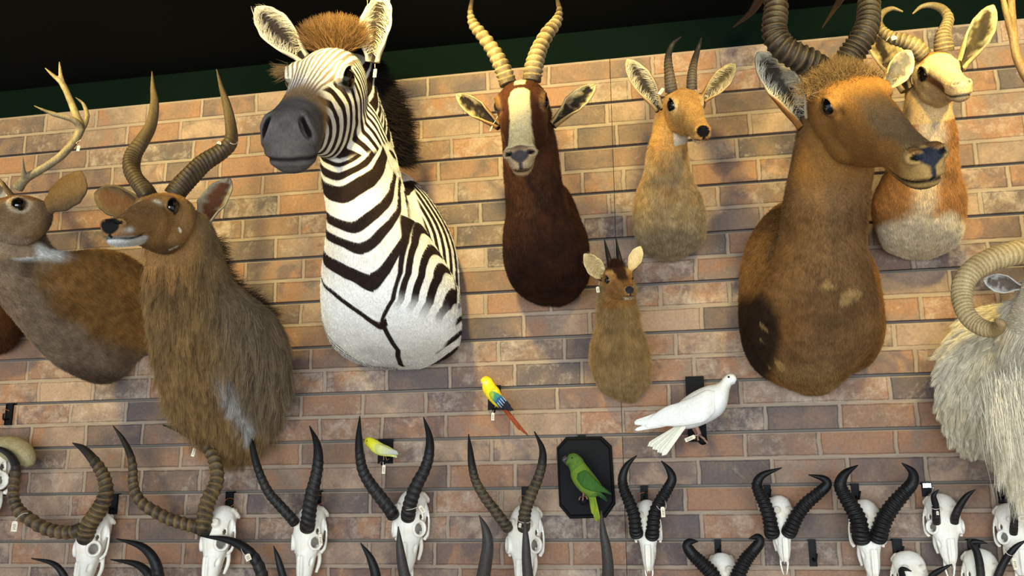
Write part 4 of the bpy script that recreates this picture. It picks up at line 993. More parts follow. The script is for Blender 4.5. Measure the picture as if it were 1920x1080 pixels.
DEER_COL = None
def deer():
    H = Head((0, 0, 0), (-12, -16, 2), .32, eye=(.150, .36, .02), nos=(.045, .955, -.065), chin=(0, .9, -.215), mc=(.085, .77, -.165), horn=(.07, .2, .115), rh=.055, er=.040, wide=1.0, deep=1.0).anchor((-.150, .36, .02), (35, 381), -.60)
    neck = [(-30, 450, 62, 395, -.52, .07), (-30, 490, 68, 425, -.50, .10), (-15, 525, 76, 447, -.46, .12), (8, 560, 90, 462, -.42, .14), (38, 592, 112, 474, -.37, .16), (70, 628, 140, 479, -.32, .18), (98, 664, 172, 478, -.27, .19), (122, 690, 205, 473, -.22, .19), (150, 706, 240, 482, -.17, .165), (182, 718, 268, 508, -.12, .12), (212, 712, 283, 555, -.08, .08), (236, 690, 287, 608, -.04, .04), (248, 680, 280, 650, -.02, .015)]
    def col(W, N, h):
        nz = fbm(W*18, 4); n2 = fbm(W*np.array([60, 60, 40]), 7); t = np.clip(nz+(n2-.5)*.7, 0, 1)
        c = mix(C8(112, 92, 72), C8(150, 128, 104), t)
        pc = P(252, 560, -.14); d = np.sqrt(((W[:, 0]-pc[0])/.125)**2+((W[:, 2]-pc[2])/.18)**2)
        rust = mix(C8(104, 72, 38), C8(166, 122, 66), t); c = mix_to(c, C8(70, 56, 42), np.exp(-((d-1.1)/.12)**2)*(W[:, 2] > pc[2])*.7); k = 1-sst(.75, 1.15, d+(nz-.5)*.35); c = c*(1-k[:, None])+rust*k[:, None]
        pt = P(-6, 452, -.60); d = np.sqrt(((W[:, 0]-pt[0])/.07)**2+((W[:, 2]-pt[2])/.032)**2); c = mix_to(c, C8(222, 222, 216), (1-sst(.5, 1.2, d+(nz-.5)*.6))*.95)
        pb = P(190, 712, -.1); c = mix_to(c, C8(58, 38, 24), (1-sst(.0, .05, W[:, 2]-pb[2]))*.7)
        hx, hy, hz = h.T; a = np.abs(hx); hm = (hy > -.02)*(a < .35)*(hy < 1.15)*(hz > -.46)
        c = mix_to(c, mix(C8(128, 100, 68), C8(160, 132, 98), fbm(h*9, 3)), hm*sst(.02, .14, hy)*.9)
        c = mix_to(c, C8(120, 76, 38), hm*sst(.02, .07, hz)*.7)
        dd, _, _ = eye_d(H, h); c = mix_to(c, C8(206, 192, 164), np.exp(-((dd-2.0)/.4)**2)*hm*.7)
        return face_cols(H, h, c, rim=(24, 16, 12), nose=(20, 18, 18))
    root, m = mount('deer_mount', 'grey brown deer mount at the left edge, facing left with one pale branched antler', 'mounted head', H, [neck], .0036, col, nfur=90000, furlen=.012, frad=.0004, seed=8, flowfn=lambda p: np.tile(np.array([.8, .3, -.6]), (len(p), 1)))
    antler(root, [
        ([(33, 352, -.60), (50, 334, -.61), (87, 312, -.61), (117, 290, -.60), (141, 262, -.59), (150, 240, -.585), (144, 220, -.58), (135, 196, -.575), (124, 170, -.57), (115, 148, -.57), (111, 115, -.575)], [22, 16, 15, 15, 15, 17, 15, 13, 12, 9, 3]),
        ([(121, 165, -.57), (112, 152, -.575), (98, 140, -.58), (84, 127, -.585)], [12, 9, 7, 2]),
        ([(152, 246, -.585), (146, 232, -.60), (133, 223, -.62), (104, 215, -.65), (83, 207, -.67), (63, 198, -.685)], [14, 13, 11, 9, 6, 2]),
        ([(148, 250, -.585), (159, 232, -.57), (163, 214, -.56), (156, 195, -.55), (141, 182, -.545)], [13, 11, 9, 7, 2]),
        ([(48, 338, -.61), (44, 322, -.63), (43, 307, -.64), (42, 291, -.65)], [14, 9, 6, 2])])
    antler(root, [([(-8, 356, -.50), (-35, 320, -.48), (-60, 280, -.46), (-90, 235, -.45), (-95, 190, -.45), (-80, 140, -.46)], [20, 15, 15, 14, 10, 3]), ([(-85, 245, -.45), (-60, 215, -.5), (-35, 190, -.55)], [13, 9, 2])])
    ear(root, H.W(np.array([-.15, .09, -.03])), (150, 318, -.46), .122, (.1, 1, .1), (150, 130, 104), (96, 76, 54), (70, 54, 38), seed=16, cup=.34, stalk=.22)
    ear(root, H.W(np.array([.15, .09, -.0])), H.W(np.array([.68, -.1, .28])), .09, (-.5, -1, 0), (190, 176, 150), (96, 78, 58), (110, 90, 60), seed=17)

    # a second deer whose antler reaches in at the top right corner
    H2 = Head((0, 0, 0), (30, -15, 0), .32, er=.042).anchor((0, .1, .1), (2010, 292), -.46)
    n2 = [(1975, 330, 2060, 330, -.42, .07), (1965, 380, 2070, 380, -.36, .1), (1955, 430, 2085, 430, -.26, .13), (1955, 480, 2090, 480, -.17, .13), (1975, 530, 2075, 530, -.08, .08), (2000, 550, 2050, 550, -.03, .03)]
    def col2(W, N, h):
        return face_cols(H2, h, mix(C8(120, 98, 74), C8(156, 132, 104), fbm(W*18, 4)), nose=(20, 18, 18))
    r2, _ = mount('deer_mount', 'mount beyond the right edge, only its smooth tan forked antler reaching into the top corner', 'mounted head', H2, [n2], .006, col2, nfur=0)
    antler(r2, [([(1992, 275, -.47), (1965, 225, -.50), (1936, 165, -.53), (1914, 125, -.54), (1903, 92, -.545), (1899, 50, -.55), (1896, 0, -.55), (1900, -60, -.54)], [22, 19, 18, 17, 16, 15, 14, 4]),
                ([(1906, 102, -.545), (1898, 70, -.55), (1889, 35, -.56), (1881, 0, -.565), (1876, -30, -.57)], [14, 13, 12, 10, 3])], c1=(112, 86, 50), c2=(160, 130, 82))
    antler(r2, [([(2025, 272, -.45), (2060, 220, -.46), (2085, 160, -.47), (2090, 90, -.47), (2080, 20, -.47)], [22, 18, 16, 14, 4])], c1=(112, 86, 50), c2=(160, 130, 82))

# ------------------------------------------------------------------ mount cut by the left edge
def dark_mount():
    s = [(-120, 500, -30, 505, -.10, .08), (-135, 530, 8, 536, -.13, .12), (-140, 560, 24, 562, -.13, .13), (-140, 600, 29, 602, -.12, .12), (-125, 635, 22, 636, -.09, .09), (-95, 658, 8, 656, -.05, .05), (-60, 668, -15, 666, -.02, .02)]
    nk = [(-160, 420, -90, 430, -.42, .08), (-150, 470, -70, 480, -.32, .11), (-135, 530, -20, 530, -.2, .14), (-120, 590, 0, 590, -.12, .12)]
    col = lambda W, N, h: mix(C8(44, 25, 14), C8(96, 58, 28), np.clip(fbm(W*14, 3)*1.4-.2, 0, 1))
    mount('shoulder_mount', 'dark brown furry shoulder cut off by the left edge below the deer mount', 'mounted head', None, [s, nk], .005, col, nfur=16000, furlen=.014, base=P(-40, 600, 0), seed=9)

# ------------------------------------------------------------------ white ram
def ram():
    H = Head((0, 0, 0), (4, -24, 0), .33, eye=(.16, .36, .02), nos=(.045, .955, -.07), chin=(0, .9, -.23), horn=(.10, .16, .12), ear=(.2, .12, 0), er=.045).anchor((.19, .13, -.02), (1912, 536), -.40)
    neck = [(1905, 560, 2000, 560, -.36, .09), (1893, 600, 2015, 600, -.34, .12), (1886, 650, 2030, 650, -.31, .16), (1884, 700, 2040, 700, -.28, .18), (1886, 760, 2040, 760, -.23, .18), (1890, 810, 2030, 810, -.18, .15), (1900, 850, 2015, 850, -.13, .10), (1925, 875, 1995, 875, -.08, .05)]
    sho = [(1850, 578, 2020, 570, -.04, .04), (1822, 594, 2050, 590, -.08, .08), (1795, 622, 2080, 615, -.11, .11), (1776, 658, 2100, 650, -.14, .14), (1768, 700, 2110, 700, -.15, .15), (1770, 746, 2112, 746, -.15, .15), (1781, 790, 2100, 790, -.12, .12), (1798, 816, 2080, 815, -.08, .08), (1822, 834, 2050, 835, -.04, .04)]
    def col(W, N, h):
        nz = fbm(W*16, 4); c = mix(C8(228, 214, 178), C8(250, 244, 224), nz)
        xn = P(1895, 650, -.3)[0]; c = mix_to(c, C8(190, 180, 162), sst(xn-.03, xn+.02, W[:, 0])*(W[:, 1] < -.25)*.6)
        return face_cols(H, h, c, rim=(40, 30, 24), nose=(120, 100, 90))
    root, (A, Q, N) = mount('ram_mount', 'white shaggy sheep mount with one thick curled horn at the right edge', 'mounted head', H, [neck, sho], .0048, col, nfur=30000, furlen=.02, frad=.0005, seed=10)
    cen = A[Q].mean(1); w = (cen[:, 1] < -.01)*(cen[:, 2] < P(1900, 590, -.3)[2]+.1)*(cen[:, 0] < P(1985, 700, -.2)[0])*1.
    hh = H.loc(cen); w = w*(~((hh[:, 1] > -.02) & (hh[:, 2] > -.36) & (np.abs(hh[:, 0]) < .4)))
    pts, fi = scatter(A, Q, 52000, w, 3); n_ = N[Q[fi, 0]]
    Fl = np.tile(np.array([-.25, .25, -1.]), (len(pts), 1)); Fl = Fl-n_*(Fl*n_).sum(1)[:, None]*.9; Fl /= np.linalg.norm(Fl, axis=1)[:, None]; d = Fl+n_*.5; d /= np.linalg.norm(d, axis=1)[:, None]
    cc = col(pts, n_, H.loc(pts))*(.82+.3*fbm(pts*np.array([50, 50, 14]), 12))[:, None]
    hair('fleece', root, pts, d, .052, cc, rad=.00055, seg=6, curl=.06, grav=.06, spread=.14, clump=45, seed=5)
    n = 9000; rng = np.random.default_rng(7); t = rng.random(n)
    line = crom([P(1895, 720, -.42), P(1902, 770, -.40), P(1912, 820, -.32), P(1940, 850, -.25)], 200); pr = line[(t*199).astype(int)]+rng.normal(0, 1, (n, 3))*np.array([.022, .02, .02])
    hair('throat_ruff', root, pr, np.tile(np.array([.02, -.05, -1.]), (n, 1)), .15, mix(C8(224, 210, 176), C8(248, 240, 218), rng.random(n)), rad=.0005, seg=6, curl=.04, spread=.07, clump=40, seed=9)
    pts = [(1968, 512, -.40), (1945, 484, -.42), (1921, 473, -.44), (1893, 477, -.46), (1867, 484, -.47), (1842, 495, -.475), (1821, 510, -.48), (1807, 530, -.485), (1803, 552, -.49), (1806, 573, -.50), (1814, 592, -.51), (1830, 608, -.52), (1850, 617, -.54), (1868, 617, -.56), (1876, 608, -.585), (1868, 600, -.60)]
    horn(root, pts, [54, 52, 51, 49, 48, 46, 44, 42, 39, 36, 34, 33, 31, 28, 22, 8], name='curled_horn', rings=46, amp=.045, r0=.0, r1=.95, c1=(146, 122, 80), c2=(200, 178, 130), k=36, sharp=1., flat=.9, seed=3)
    ear(root, (1912, 538, -.38), (1844, 524, -.37), .045, (-.1, -1, -.35), (96, 84, 74), (200, 190, 172), (206, 204, 196), seed=18, cup=.55)
    r_pts = [(2010, 500, -.40), (2040, 475, -.44), (2085, 480, -.47), (2115, 520, -.49), (2118, 570, -.5), (2085, 610, -.54), (2050, 612, -.58)]
    horn(root, r_pts, [52, 50, 46, 42, 36, 28, 8], name='curled_horn', rings=30, amp=.045, c1=(146, 122, 80), c2=(200, 178, 130), k=24, sharp=1.)
# ------------------------------------------------------------------ birds
def feather_fan(roots, tips, w0, w1, th=.0012, cup=.15, nv=7, nu=12):
    """overlapping long feathers, each from root to tip (world points)"""
    out = []
    for i, (a, b) in enumerate(zip(roots, tips)):
        a, b = np.array(a, float), np.array(b, float); ax = b-a; L = np.linalg.norm(ax); ax /= L
        n = np.array([0, -1., 0]); s = np.cross(ax, n); s /= np.linalg.norm(s); n = np.cross(s, ax)
        u = np.linspace(0, 1, nu); w = (w0+(w1-w0)*u)*np.where(u > .88, np.sqrt(np.clip(1-((u-.88)/.12)**2, 0.0, 1)), 1)+.0002
        th_ = np.linspace(0, 2*math.pi, nv*2, endpoint=False)
        R = [a+ax*L*q+s[None]*(w_*np.cos(th_))[:, None]+n[None]*((th+.0*w_)*np.sin(th_)-cup*w_*np.cos(th_)**2)[:, None] for q, w_ in zip(u, w)]
        out.append(ringmesh(np.array(R)))
    return out

def bird(name, label, Z, body, Y0, colfn, wings, tails, eye, beak, feet, perch, voxel=.0014, grp=None, e=2.1):
    """Z: function (zoom x, zoom y) -> pixel pair; everything else in zoom coordinates"""
    z = lambda x, y, Y: P(*Z(x, y), Y)
    secs = [(*Z(a, b), *Z(c, d), Y0+dy, t) for a, b, c, d, t, dy in body]
    A, Q, E = rmesh([sec_loft(secs, 40, 28, e)], voxel, 5); A, Q = subdiv(A, Q, 1); N = normals(A, Q)
    root = thing(name, z(*perch[:2], Y0), label, 'stuffed bird', grp)
    link('body', mesh_from('body', A, Q, [M['feather']], col=colfn(A, 0)), root)
    for k, (secw, feathers) in enumerate(wings):
        sw = [(*Z(a, b), *Z(c, d), Y0+dy, t) for a, b, c, d, t, dy in secw]
        parts = [sec_loft(sw, 30, 20, 2.)]
        for (ax_, ay, bx, by, w0, w1, dy) in feathers: parts += feather_fan([z(ax_, ay, Y0+dy)], [z(bx, by, Y0+dy)], w0, w1)
        V, f = join(parts); A2, Q2, E2 = rmesh([(V, f)], voxel*.7, 2); A2, Q2 = subdiv(A2, Q2, 1)
        link('wing', mesh_from('wing', A2, Q2, [M['feather']], col=colfn(A2, 1)), root)
    V, f = join(feather_fan([z(a, b, Y0+dy) for a, b, c, d, w0, w1, dy in tails], [z(c, d, Y0+dy) for a, b, c, d, w0, w1, dy in tails], tails[0][4], tails[0][5]))
    link('tail', mesh_from('tail', V, f, [M['feather']], col=colfn(V, 2)), root)
    ex, ey, er, dy = eye; V, f = ellipsoid(z(ex, ey, Y0+dy), (er, er, er)); link('eye', mesh_from('eye', V, f, [M['eye']]), root)
    pts, wid, mt = beak; C = np.array([z(a, b, Y0+dy) for a, b, dy in pts]); D = crom(np.hstack([C, np.array(wid)[:, None]]), 16)
    link('beak', mesh_from('beak', *tube(D[:, :3], np.maximum(D[:, 3], .0003), 12, True, .8, 1.), [M[mt]]), root)
    for leg in feet:
        parts = []
        for pts, r in leg: parts.append(tube(crom([z(a, b, Y0+dy) for a, b, dy in pts], 14), r, 8))
        link('leg', mesh_from('leg', *join(parts), [M['foot']]), root)
    return root, z

def birds():
    # white dove
    Z = lambda x, y: (1180+x/6., 690+y/6.)
    def dcol(W, k):
        n = fbm(W*60, 3); c = mix(C8(236, 236, 228), C8(250, 250, 246), n)
        return mix_to(c, C8(236, 226, 182), np.full(len(W), .45)*(k == 2)+.15*(k == 1))
    body = [(430, 560, 400, 610, .012, .0), (520, 430, 480, 660, .028, 0), (600, 350, 600, 685, .038, 0), (700, 280, 710, 680, .046, 0), (800, 228, 830, 640, .05, 0), (890, 197, 940, 588, .05, 0), (970, 182, 1040, 518, .047, 0), (1015, 160, 1095, 430, .04, 0), (1040, 132, 1118, 320, .032, 0), (1060, 105, 1128, 245, .025, 0), (1090, 80, 1150, 195, .023, 0), (1130, 66, 1180, 182, .022, 0), (1172, 72, 1204, 160, .017, 0), (1196, 95, 1212, 140, .009, 0)]
    wing = [([(60, 600, 60, 640, .002, -.03), (200, 565, 190, 650, .006, -.034), (400, 440, 400, 655, .010, -.04), (560, 385, 560, 655, .014, -.044), (720, 320, 700, 640, .016, -.050), (860, 250, 850, 600, .014, -.052), (960, 260, 960, 500, .008, -.046)],
             [(400, 520, 52, 612, .012, .006, -.036), (430, 560, 55, 625, .012, .006, -.038), (420, 590, 120, 640, .012, .006, -.034), (380, 600, 60, 700, .010, .005, -.028), (400, 620, 105, 690, .010, .005, -.026), (460, 600, 180, 655, .012, .006, -.040)])]
    tails = [(590+i*6, 640, 205+i*27, 880+i*18-(i % 2)*12, .006, .0085, -.004-.0035*i) for i in range(7)]
    feet = [[([(740, 640, 0), (770, 700, .0), (790, 750, -.005)], .006), ([(790, 750, -.005), (810, 775, -.03), (850, 800, -.035)], .003), ([(790, 750, -.005), (830, 790, -.025), (885, 850, -.03)], .003), ([(790, 750, -.005), (770, 780, -.02), (775, 810, -.03)], .003)],
            [([(700, 640, .03), (735, 700, .03), (760, 745, .02)], .005), ([(760, 745, .02), (740, 775, .0), (735, 800, -.01)], .0026)]]
    bird('white_dove', 'white dove with spread tail perched on a black peg', Z, body, -.14, dcol, wing, tails, (1120, 110, .0052, -.0175), ([(1180, 140, -.006), (1205, 152, -.008), (1228, 172, -.008)], [.006, .0038, .001], 'beak_dark'), feet, (820, 800))
    # its board with the peg
    b = thing('mounting_board', P(1305, 828, -.01), 'plain black rectangular board behind the white dove with a round peg', 'board')
    c = (P(1283.5, 706, -.02)+P(1327, 827, -.02))/2; s = P(1327, 827, -.02)-P(1283.5, 706, -.02)
    link('board', mesh_from('board', *boxm((c[0], -.011, c[2]), (s[0]-.004, .016, -s[2])), [M['black_board']], False), b)
    link('peg', mesh_from('peg', *tube(np.array([P(1311, 820, -.015), P(1314, 822, -.09), P(1318, 826, -.155)]), .0125, 24), [M['black_board']]), b)
    # yellow parakeet with rust tail
    Z = lambda x, y: (880+x/7.72, 690+y/7.72)
    zz = lambda x, y, Y=-.1: P(*Z(x, y), Y)
    def u_of(W, a, b):
        A_, B_ = zz(*a), zz(*b); d = (B_-A_); L = np.linalg.norm(d); return ((W-A_)@d)/L/L
    def ycol(W, k):
        n = fbm(W*110, 3); m = fbm(W*np.array([260, 260, 90]), 5); u = u_of(W, (230, 150), (520, 590))
        c = mix(C8(236, 200, 20), C8(246, 222, 50), n)
        if k == 0:
            c = mix_to(c, C8(170, 150, 30), sst(.6, .7, m)*.6*(u > .25)); c = mix_to(c, C8(206, 200, 150), np.exp(-((W[:, 0]-zz(235, 215)[0])/.006)**2-((W[:, 2]-zz(235, 215)[2])/.006)**2))
            c = mix_to(c, C8(226, 120, 30), np.exp(-((W[:, 2]-zz(210, 125)[2])/.003)**2)*.5)
            c = mix_to(c, C8(40, 46, 60), sst(.72, .9, u))
        if k == 1:
            w = u_of(W, (290, 370), (640, 620)); c = mix(C8(150, 180, 50), C8(60, 130, 120), sst(.05, .3, w+(n-.5)*.3)); c = mix_to(c, C8(30, 84, 130), sst(.28, .42, w+(n-.5)*.2)); c = mix_to(c, C8(26, 30, 40), sst(.45, .6, w))
            v = u_of(W, (430, 480), (500, 420)); c = mix_to(c, C8(206, 214, 220), sst(.4, .9, np.sin(v*16))*(w > .42)*(w < .62)*.7)
        if k == 2: c = mix(C8(112, 46, 28), C8(168, 84, 46), m); c = mix_to(c, C8(60, 60, 60), sst(.85, .98, u_of(W, (500, 600), (855, 985))))
        return c
    body = [(160, 175, 205, 125, .004, 0), (164, 205, 258, 116, .010, 0), (180, 232, 315, 150, .0125, 0), (186, 262, 345, 195, .0135, 0), (192, 315, 385, 250, .016, 0), (215, 370, 435, 310, .018, 0), (250, 425, 460, 370, .018, 0), (300, 480, 490, 425, .016, 0), (350, 530, 520, 490, .013, 0), (420, 585, 540, 560, .009, 0), (480, 610, 540, 590, .005, 0)]
    wing = [([(275, 345, 290, 400, .002, -.014), (330, 330, 320, 450, .004, -.018), (420, 370, 390, 520, .005, -.020), (500, 430, 450, 575, .004, -.018), (560, 490, 530, 600, .003, -.014), (600, 540, 590, 610, .002, -.011)],
             [(470, 480, 642, 618, .006, .003, -.012), (450, 520, 610, 622, .006, .003, -.014), (440, 540, 560, 606, .006, .003, -.016)])]
    tails = [(490, 590, 735, 905, .0042, .0024, .0), (510, 590, 800, 950, .0042, .0024, -.001), (520, 590, 858, 990, .0042, .0024, .001)]
    feet = [[([(380, 545, -.004), (365, 590, -.006), (355, 610, -.01)], .0014), ([(355, 610, -.01), (335, 620, -.03), (325, 650, -.033)], .0009), ([(355, 610, -.01), (350, 620, -.032), (350, 655, -.034)], .0009), ([(355, 610, -.01), (375, 620, -.03), (380, 645, -.033)], .0009)]]
    bird('yellow_parakeet', 'yellow headed parakeet with blue black wing and long rust tail', Z, body, -.085, ycol, wing, tails, (246, 187, .0022, -.0105), ([(188, 190, -.006), (178, 212, -.009), (195, 238, -.008)], [.0035, .003, .0008], 'beak'), feet, (355, 625), voxel=.0009)
    # small budgerigar
    Z2 = lambda x, y: (640+x/4.5, 680+y/4.5)
    def bcol(W, k):
        n = fbm(W*120, 3); m = fbm(W*np.array([300, 300, 120]), 5)
        a, b = P(*Z2(215, 660), -.1), P(*Z2(470, 780), -.1); u = (W-a)@(b-a)/((b-a)@(b-a))
        c = mix(C8(226, 220, 40), C8(222, 224, 110), sst(.1, .5, u+(n-.5)*.3)); 
        if k == 1: c = mix(C8(214, 214, 130), C8(186, 188, 176), np.clip(sst(.4, 1, u)+(m-.5), 0, 1))
        if k == 2: c = mix(C8(216, 224, 90), C8(190, 194, 170), m)
        return c
    body = [(190, 668, 208, 632, .003, 0), (196, 688, 236, 628, .008, 0), (214, 704, 266, 636, .011, 0), (238, 728, 305, 655, .014, 0), (270, 758, 352, 684, .016, 0), (312, 780, 398, 704, .016, 0), (362, 790, 432, 724, .012, 0), (420, 792, 468, 752, .006, 0)]
    wing = [([(290, 690, 280, 730, .002, -.014), (330, 690, 310, 765, .004, -.018), (390, 715, 370, 778, .004, -.015), (440, 740, 430, 775, .002, -.01)], [(370, 725, 476, 756, .006, .003, -.012), (360, 750, 482, 768, .006, .003, -.012)])]
    tails = [(420, 770, 470, 798, .005, .003, 0), (420, 765, 482, 770, .005, .003, .002), (400, 775, 455, 790, .005, .003, -.002)]
    feet = [[([(355, 780, 0), (358, 810, -.006), (352, 835, -.01)], .0013), ([(352, 835, -.01), (335, 838, -.035), (325, 850, -.04)], .0009), ([(352, 835, -.01), (355, 842, -.04), (350, 866, -.042)], .0009)], [([(370, 780, .01), (380, 810, .0), (385, 825, -.005)], .0012), ([(385, 825, -.005), (395, 818, -.02), (402, 812, -.03)], .0008)]]
    bird('budgerigar', 'small pale yellow budgerigar perched between the black horns of a skull', Z2, body, -.10, bcol, wing, tails, (217, 661, .0022, -.0085), ([(196, 672, -.004), (192, 686, -.006), (199, 698, -.006)], [.0038, .003, .0008], 'beak'), feet, (350, 850), voxel=.0009)
    # green parrot on plaque
    Z3 = lambda x, y: (1020+x/2.7, 680+y/2.7)
    def gcol(W, k):
        n = fbm(W*90, 3); m = fbm(W*np.array([240, 240, 80]), 5); a, b = P(*Z3(145, 490), -.1), P(*Z3(270, 650), -.1); u = (W-a)@(b-a)/((b-a)@(b-a))
        c = mix(C8(96, 126, 44), C8(74, 106, 38), np.clip(m+sst(.5, 1, u)*.3, 0, 1)); c = mix_to(c, C8(134, 158, 52), (u > .25)*(u < 1)*.35*(k == 0))
        if k == 0: c = mix_to(c, C8(56, 70, 40), np.exp(-((u-.05)/.05)**2)*sst(P(*Z3(130, 505), -.1)[2], P(*Z3(130, 515), -.1)[2], W[:, 2])*.6)
        if k == 1: c = mix(C8(66, 108, 36), C8(44, 82, 32), m); c = mix_to(c, C8(24, 44, 28), sst(1.0, 1.3, u)*.8)
        if k == 2: c = mix(C8(80, 136, 40), C8(160, 160, 44), m)
        return c
    body = [(104, 500, 128, 462, .004, 0), (110, 516, 158, 458, .014, 0), (124, 528, 190, 480, .017, 0), (132, 548, 208, 508, .018, 0), (137, 580, 238, 546, .024, 0), (152, 612, 268, 584, .028, 0), (178, 645, 290, 618, .026, 0), (208, 672, 296, 646, .020, 0), (228, 695, 280, 672, .012, 0)]
    wing = [([(170, 560, 165, 590, .003, -.022), (210, 545, 195, 630, .006, -.028), (250, 580, 240, 650, .006, -.028), (290, 620, 285, 655, .004, -.02), (330, 650, 325, 665, .002, -.014)], [(250, 620, 345, 668, .007, .003, -.02), (240, 640, 322, 702, .006, .003, -.012), (250, 640, 318, 690, .006, .003, -.014)])]
    tails = [(236, 660, 268, 808, .009, .005, -.01), (240, 660, 280, 798, .009, .004, -.008), (236, 655, 250, 770, .009, .005, -.012), (245, 660, 262, 790, .008, .004, -.006)]
    feet = [[([(200, 655, -.01), (200, 668, -.02), (198, 678, -.025)], .003), ([(198, 678, -.025), (182, 682, -.05), (178, 696, -.055)], .0017), ([(198, 678, -.025), (198, 680, -.055), (196, 698, -.058)], .0017), ([(198, 678, -.025), (212, 678, -.05), (220, 692, -.055)], .0017)]]
    bird('green_parrot', 'green parrot with yellow green tail perched in front of the black plaque', Z3, body, -.10, gcol, wing, tails, (142, 482, .0028, -.014), ([(114, 482, -.006), (102, 492, -.01), (107, 510, -.008)], [.008, .0065, .0015], 'beak_dark'), feet, (198, 700), voxel=.0012)
    pq = thing('wall_plaque', P(1100, 970, -.01), 'black plaque with clipped corners holding the green parrot on a peg', 'plaque')
    oc = [(1060.7, 819), (1127.4, 817.8), (1146, 835.6), (1153, 945), (1134.8, 970.7), (1068, 972.6), (1047.8, 948.5), (1043, 839)]
    o = np.array([P(x, y, -.02) for x, y in oc]); ce = o.mean(0)
    R = []
    for sc_, yy in ((1, -.002), (1, -.012), (.975, -.0165), (.945, -.017), (.925, -.022), (.9, -.024)):
        q = ce+(o-ce)*sc_; q[:, 1] = yy; R.append(q)
    link('board', mesh_from('board', *ringmesh(np.array(R)[:, ::-1]), [M['black_board']], False), pq)
    link('peg', mesh_from('peg', *tube(np.array([P(*Z3(200, 690), -.02), P(*Z3(198, 703), -.155)]), .0105, 24), [M['black_board']]), pq)
    for k, (cx, yt, yb, wd, px, py, pr, pY, lab) in enumerate(((927, 723, 768, 24, 926, 771, .0052, -.125, 'black slat bracket with round peg under the rust tailed parakeet'), (723, 824, 869, 27, 717.8, 870, .0062, -.14, 'black slat bracket with round peg under the pale yellow budgerigar'))):
        b = thing('perch_bracket', P(cx, yb, -.004), lab, 'bracket', 'perch brackets')
        a_, c_ = P(cx-wd/2, yt, -.004), P(cx+wd/2, yb, -.004)
        link('plate', mesh_from('plate', *boxm(((a_[0]+c_[0])/2, -.0045, (a_[2]+c_[2])/2), (c_[0]-a_[0], .005, a_[2]-c_[2])), [M['black_metal']], False), b)
        link('peg', mesh_from('peg', *tube(np.array([P(cx, (yt+yb)/2+12, -.006), P((cx+px)/2, py-8, -.06), P(px, py, pY)]), pr, 18), [M['black_metal']]), b)
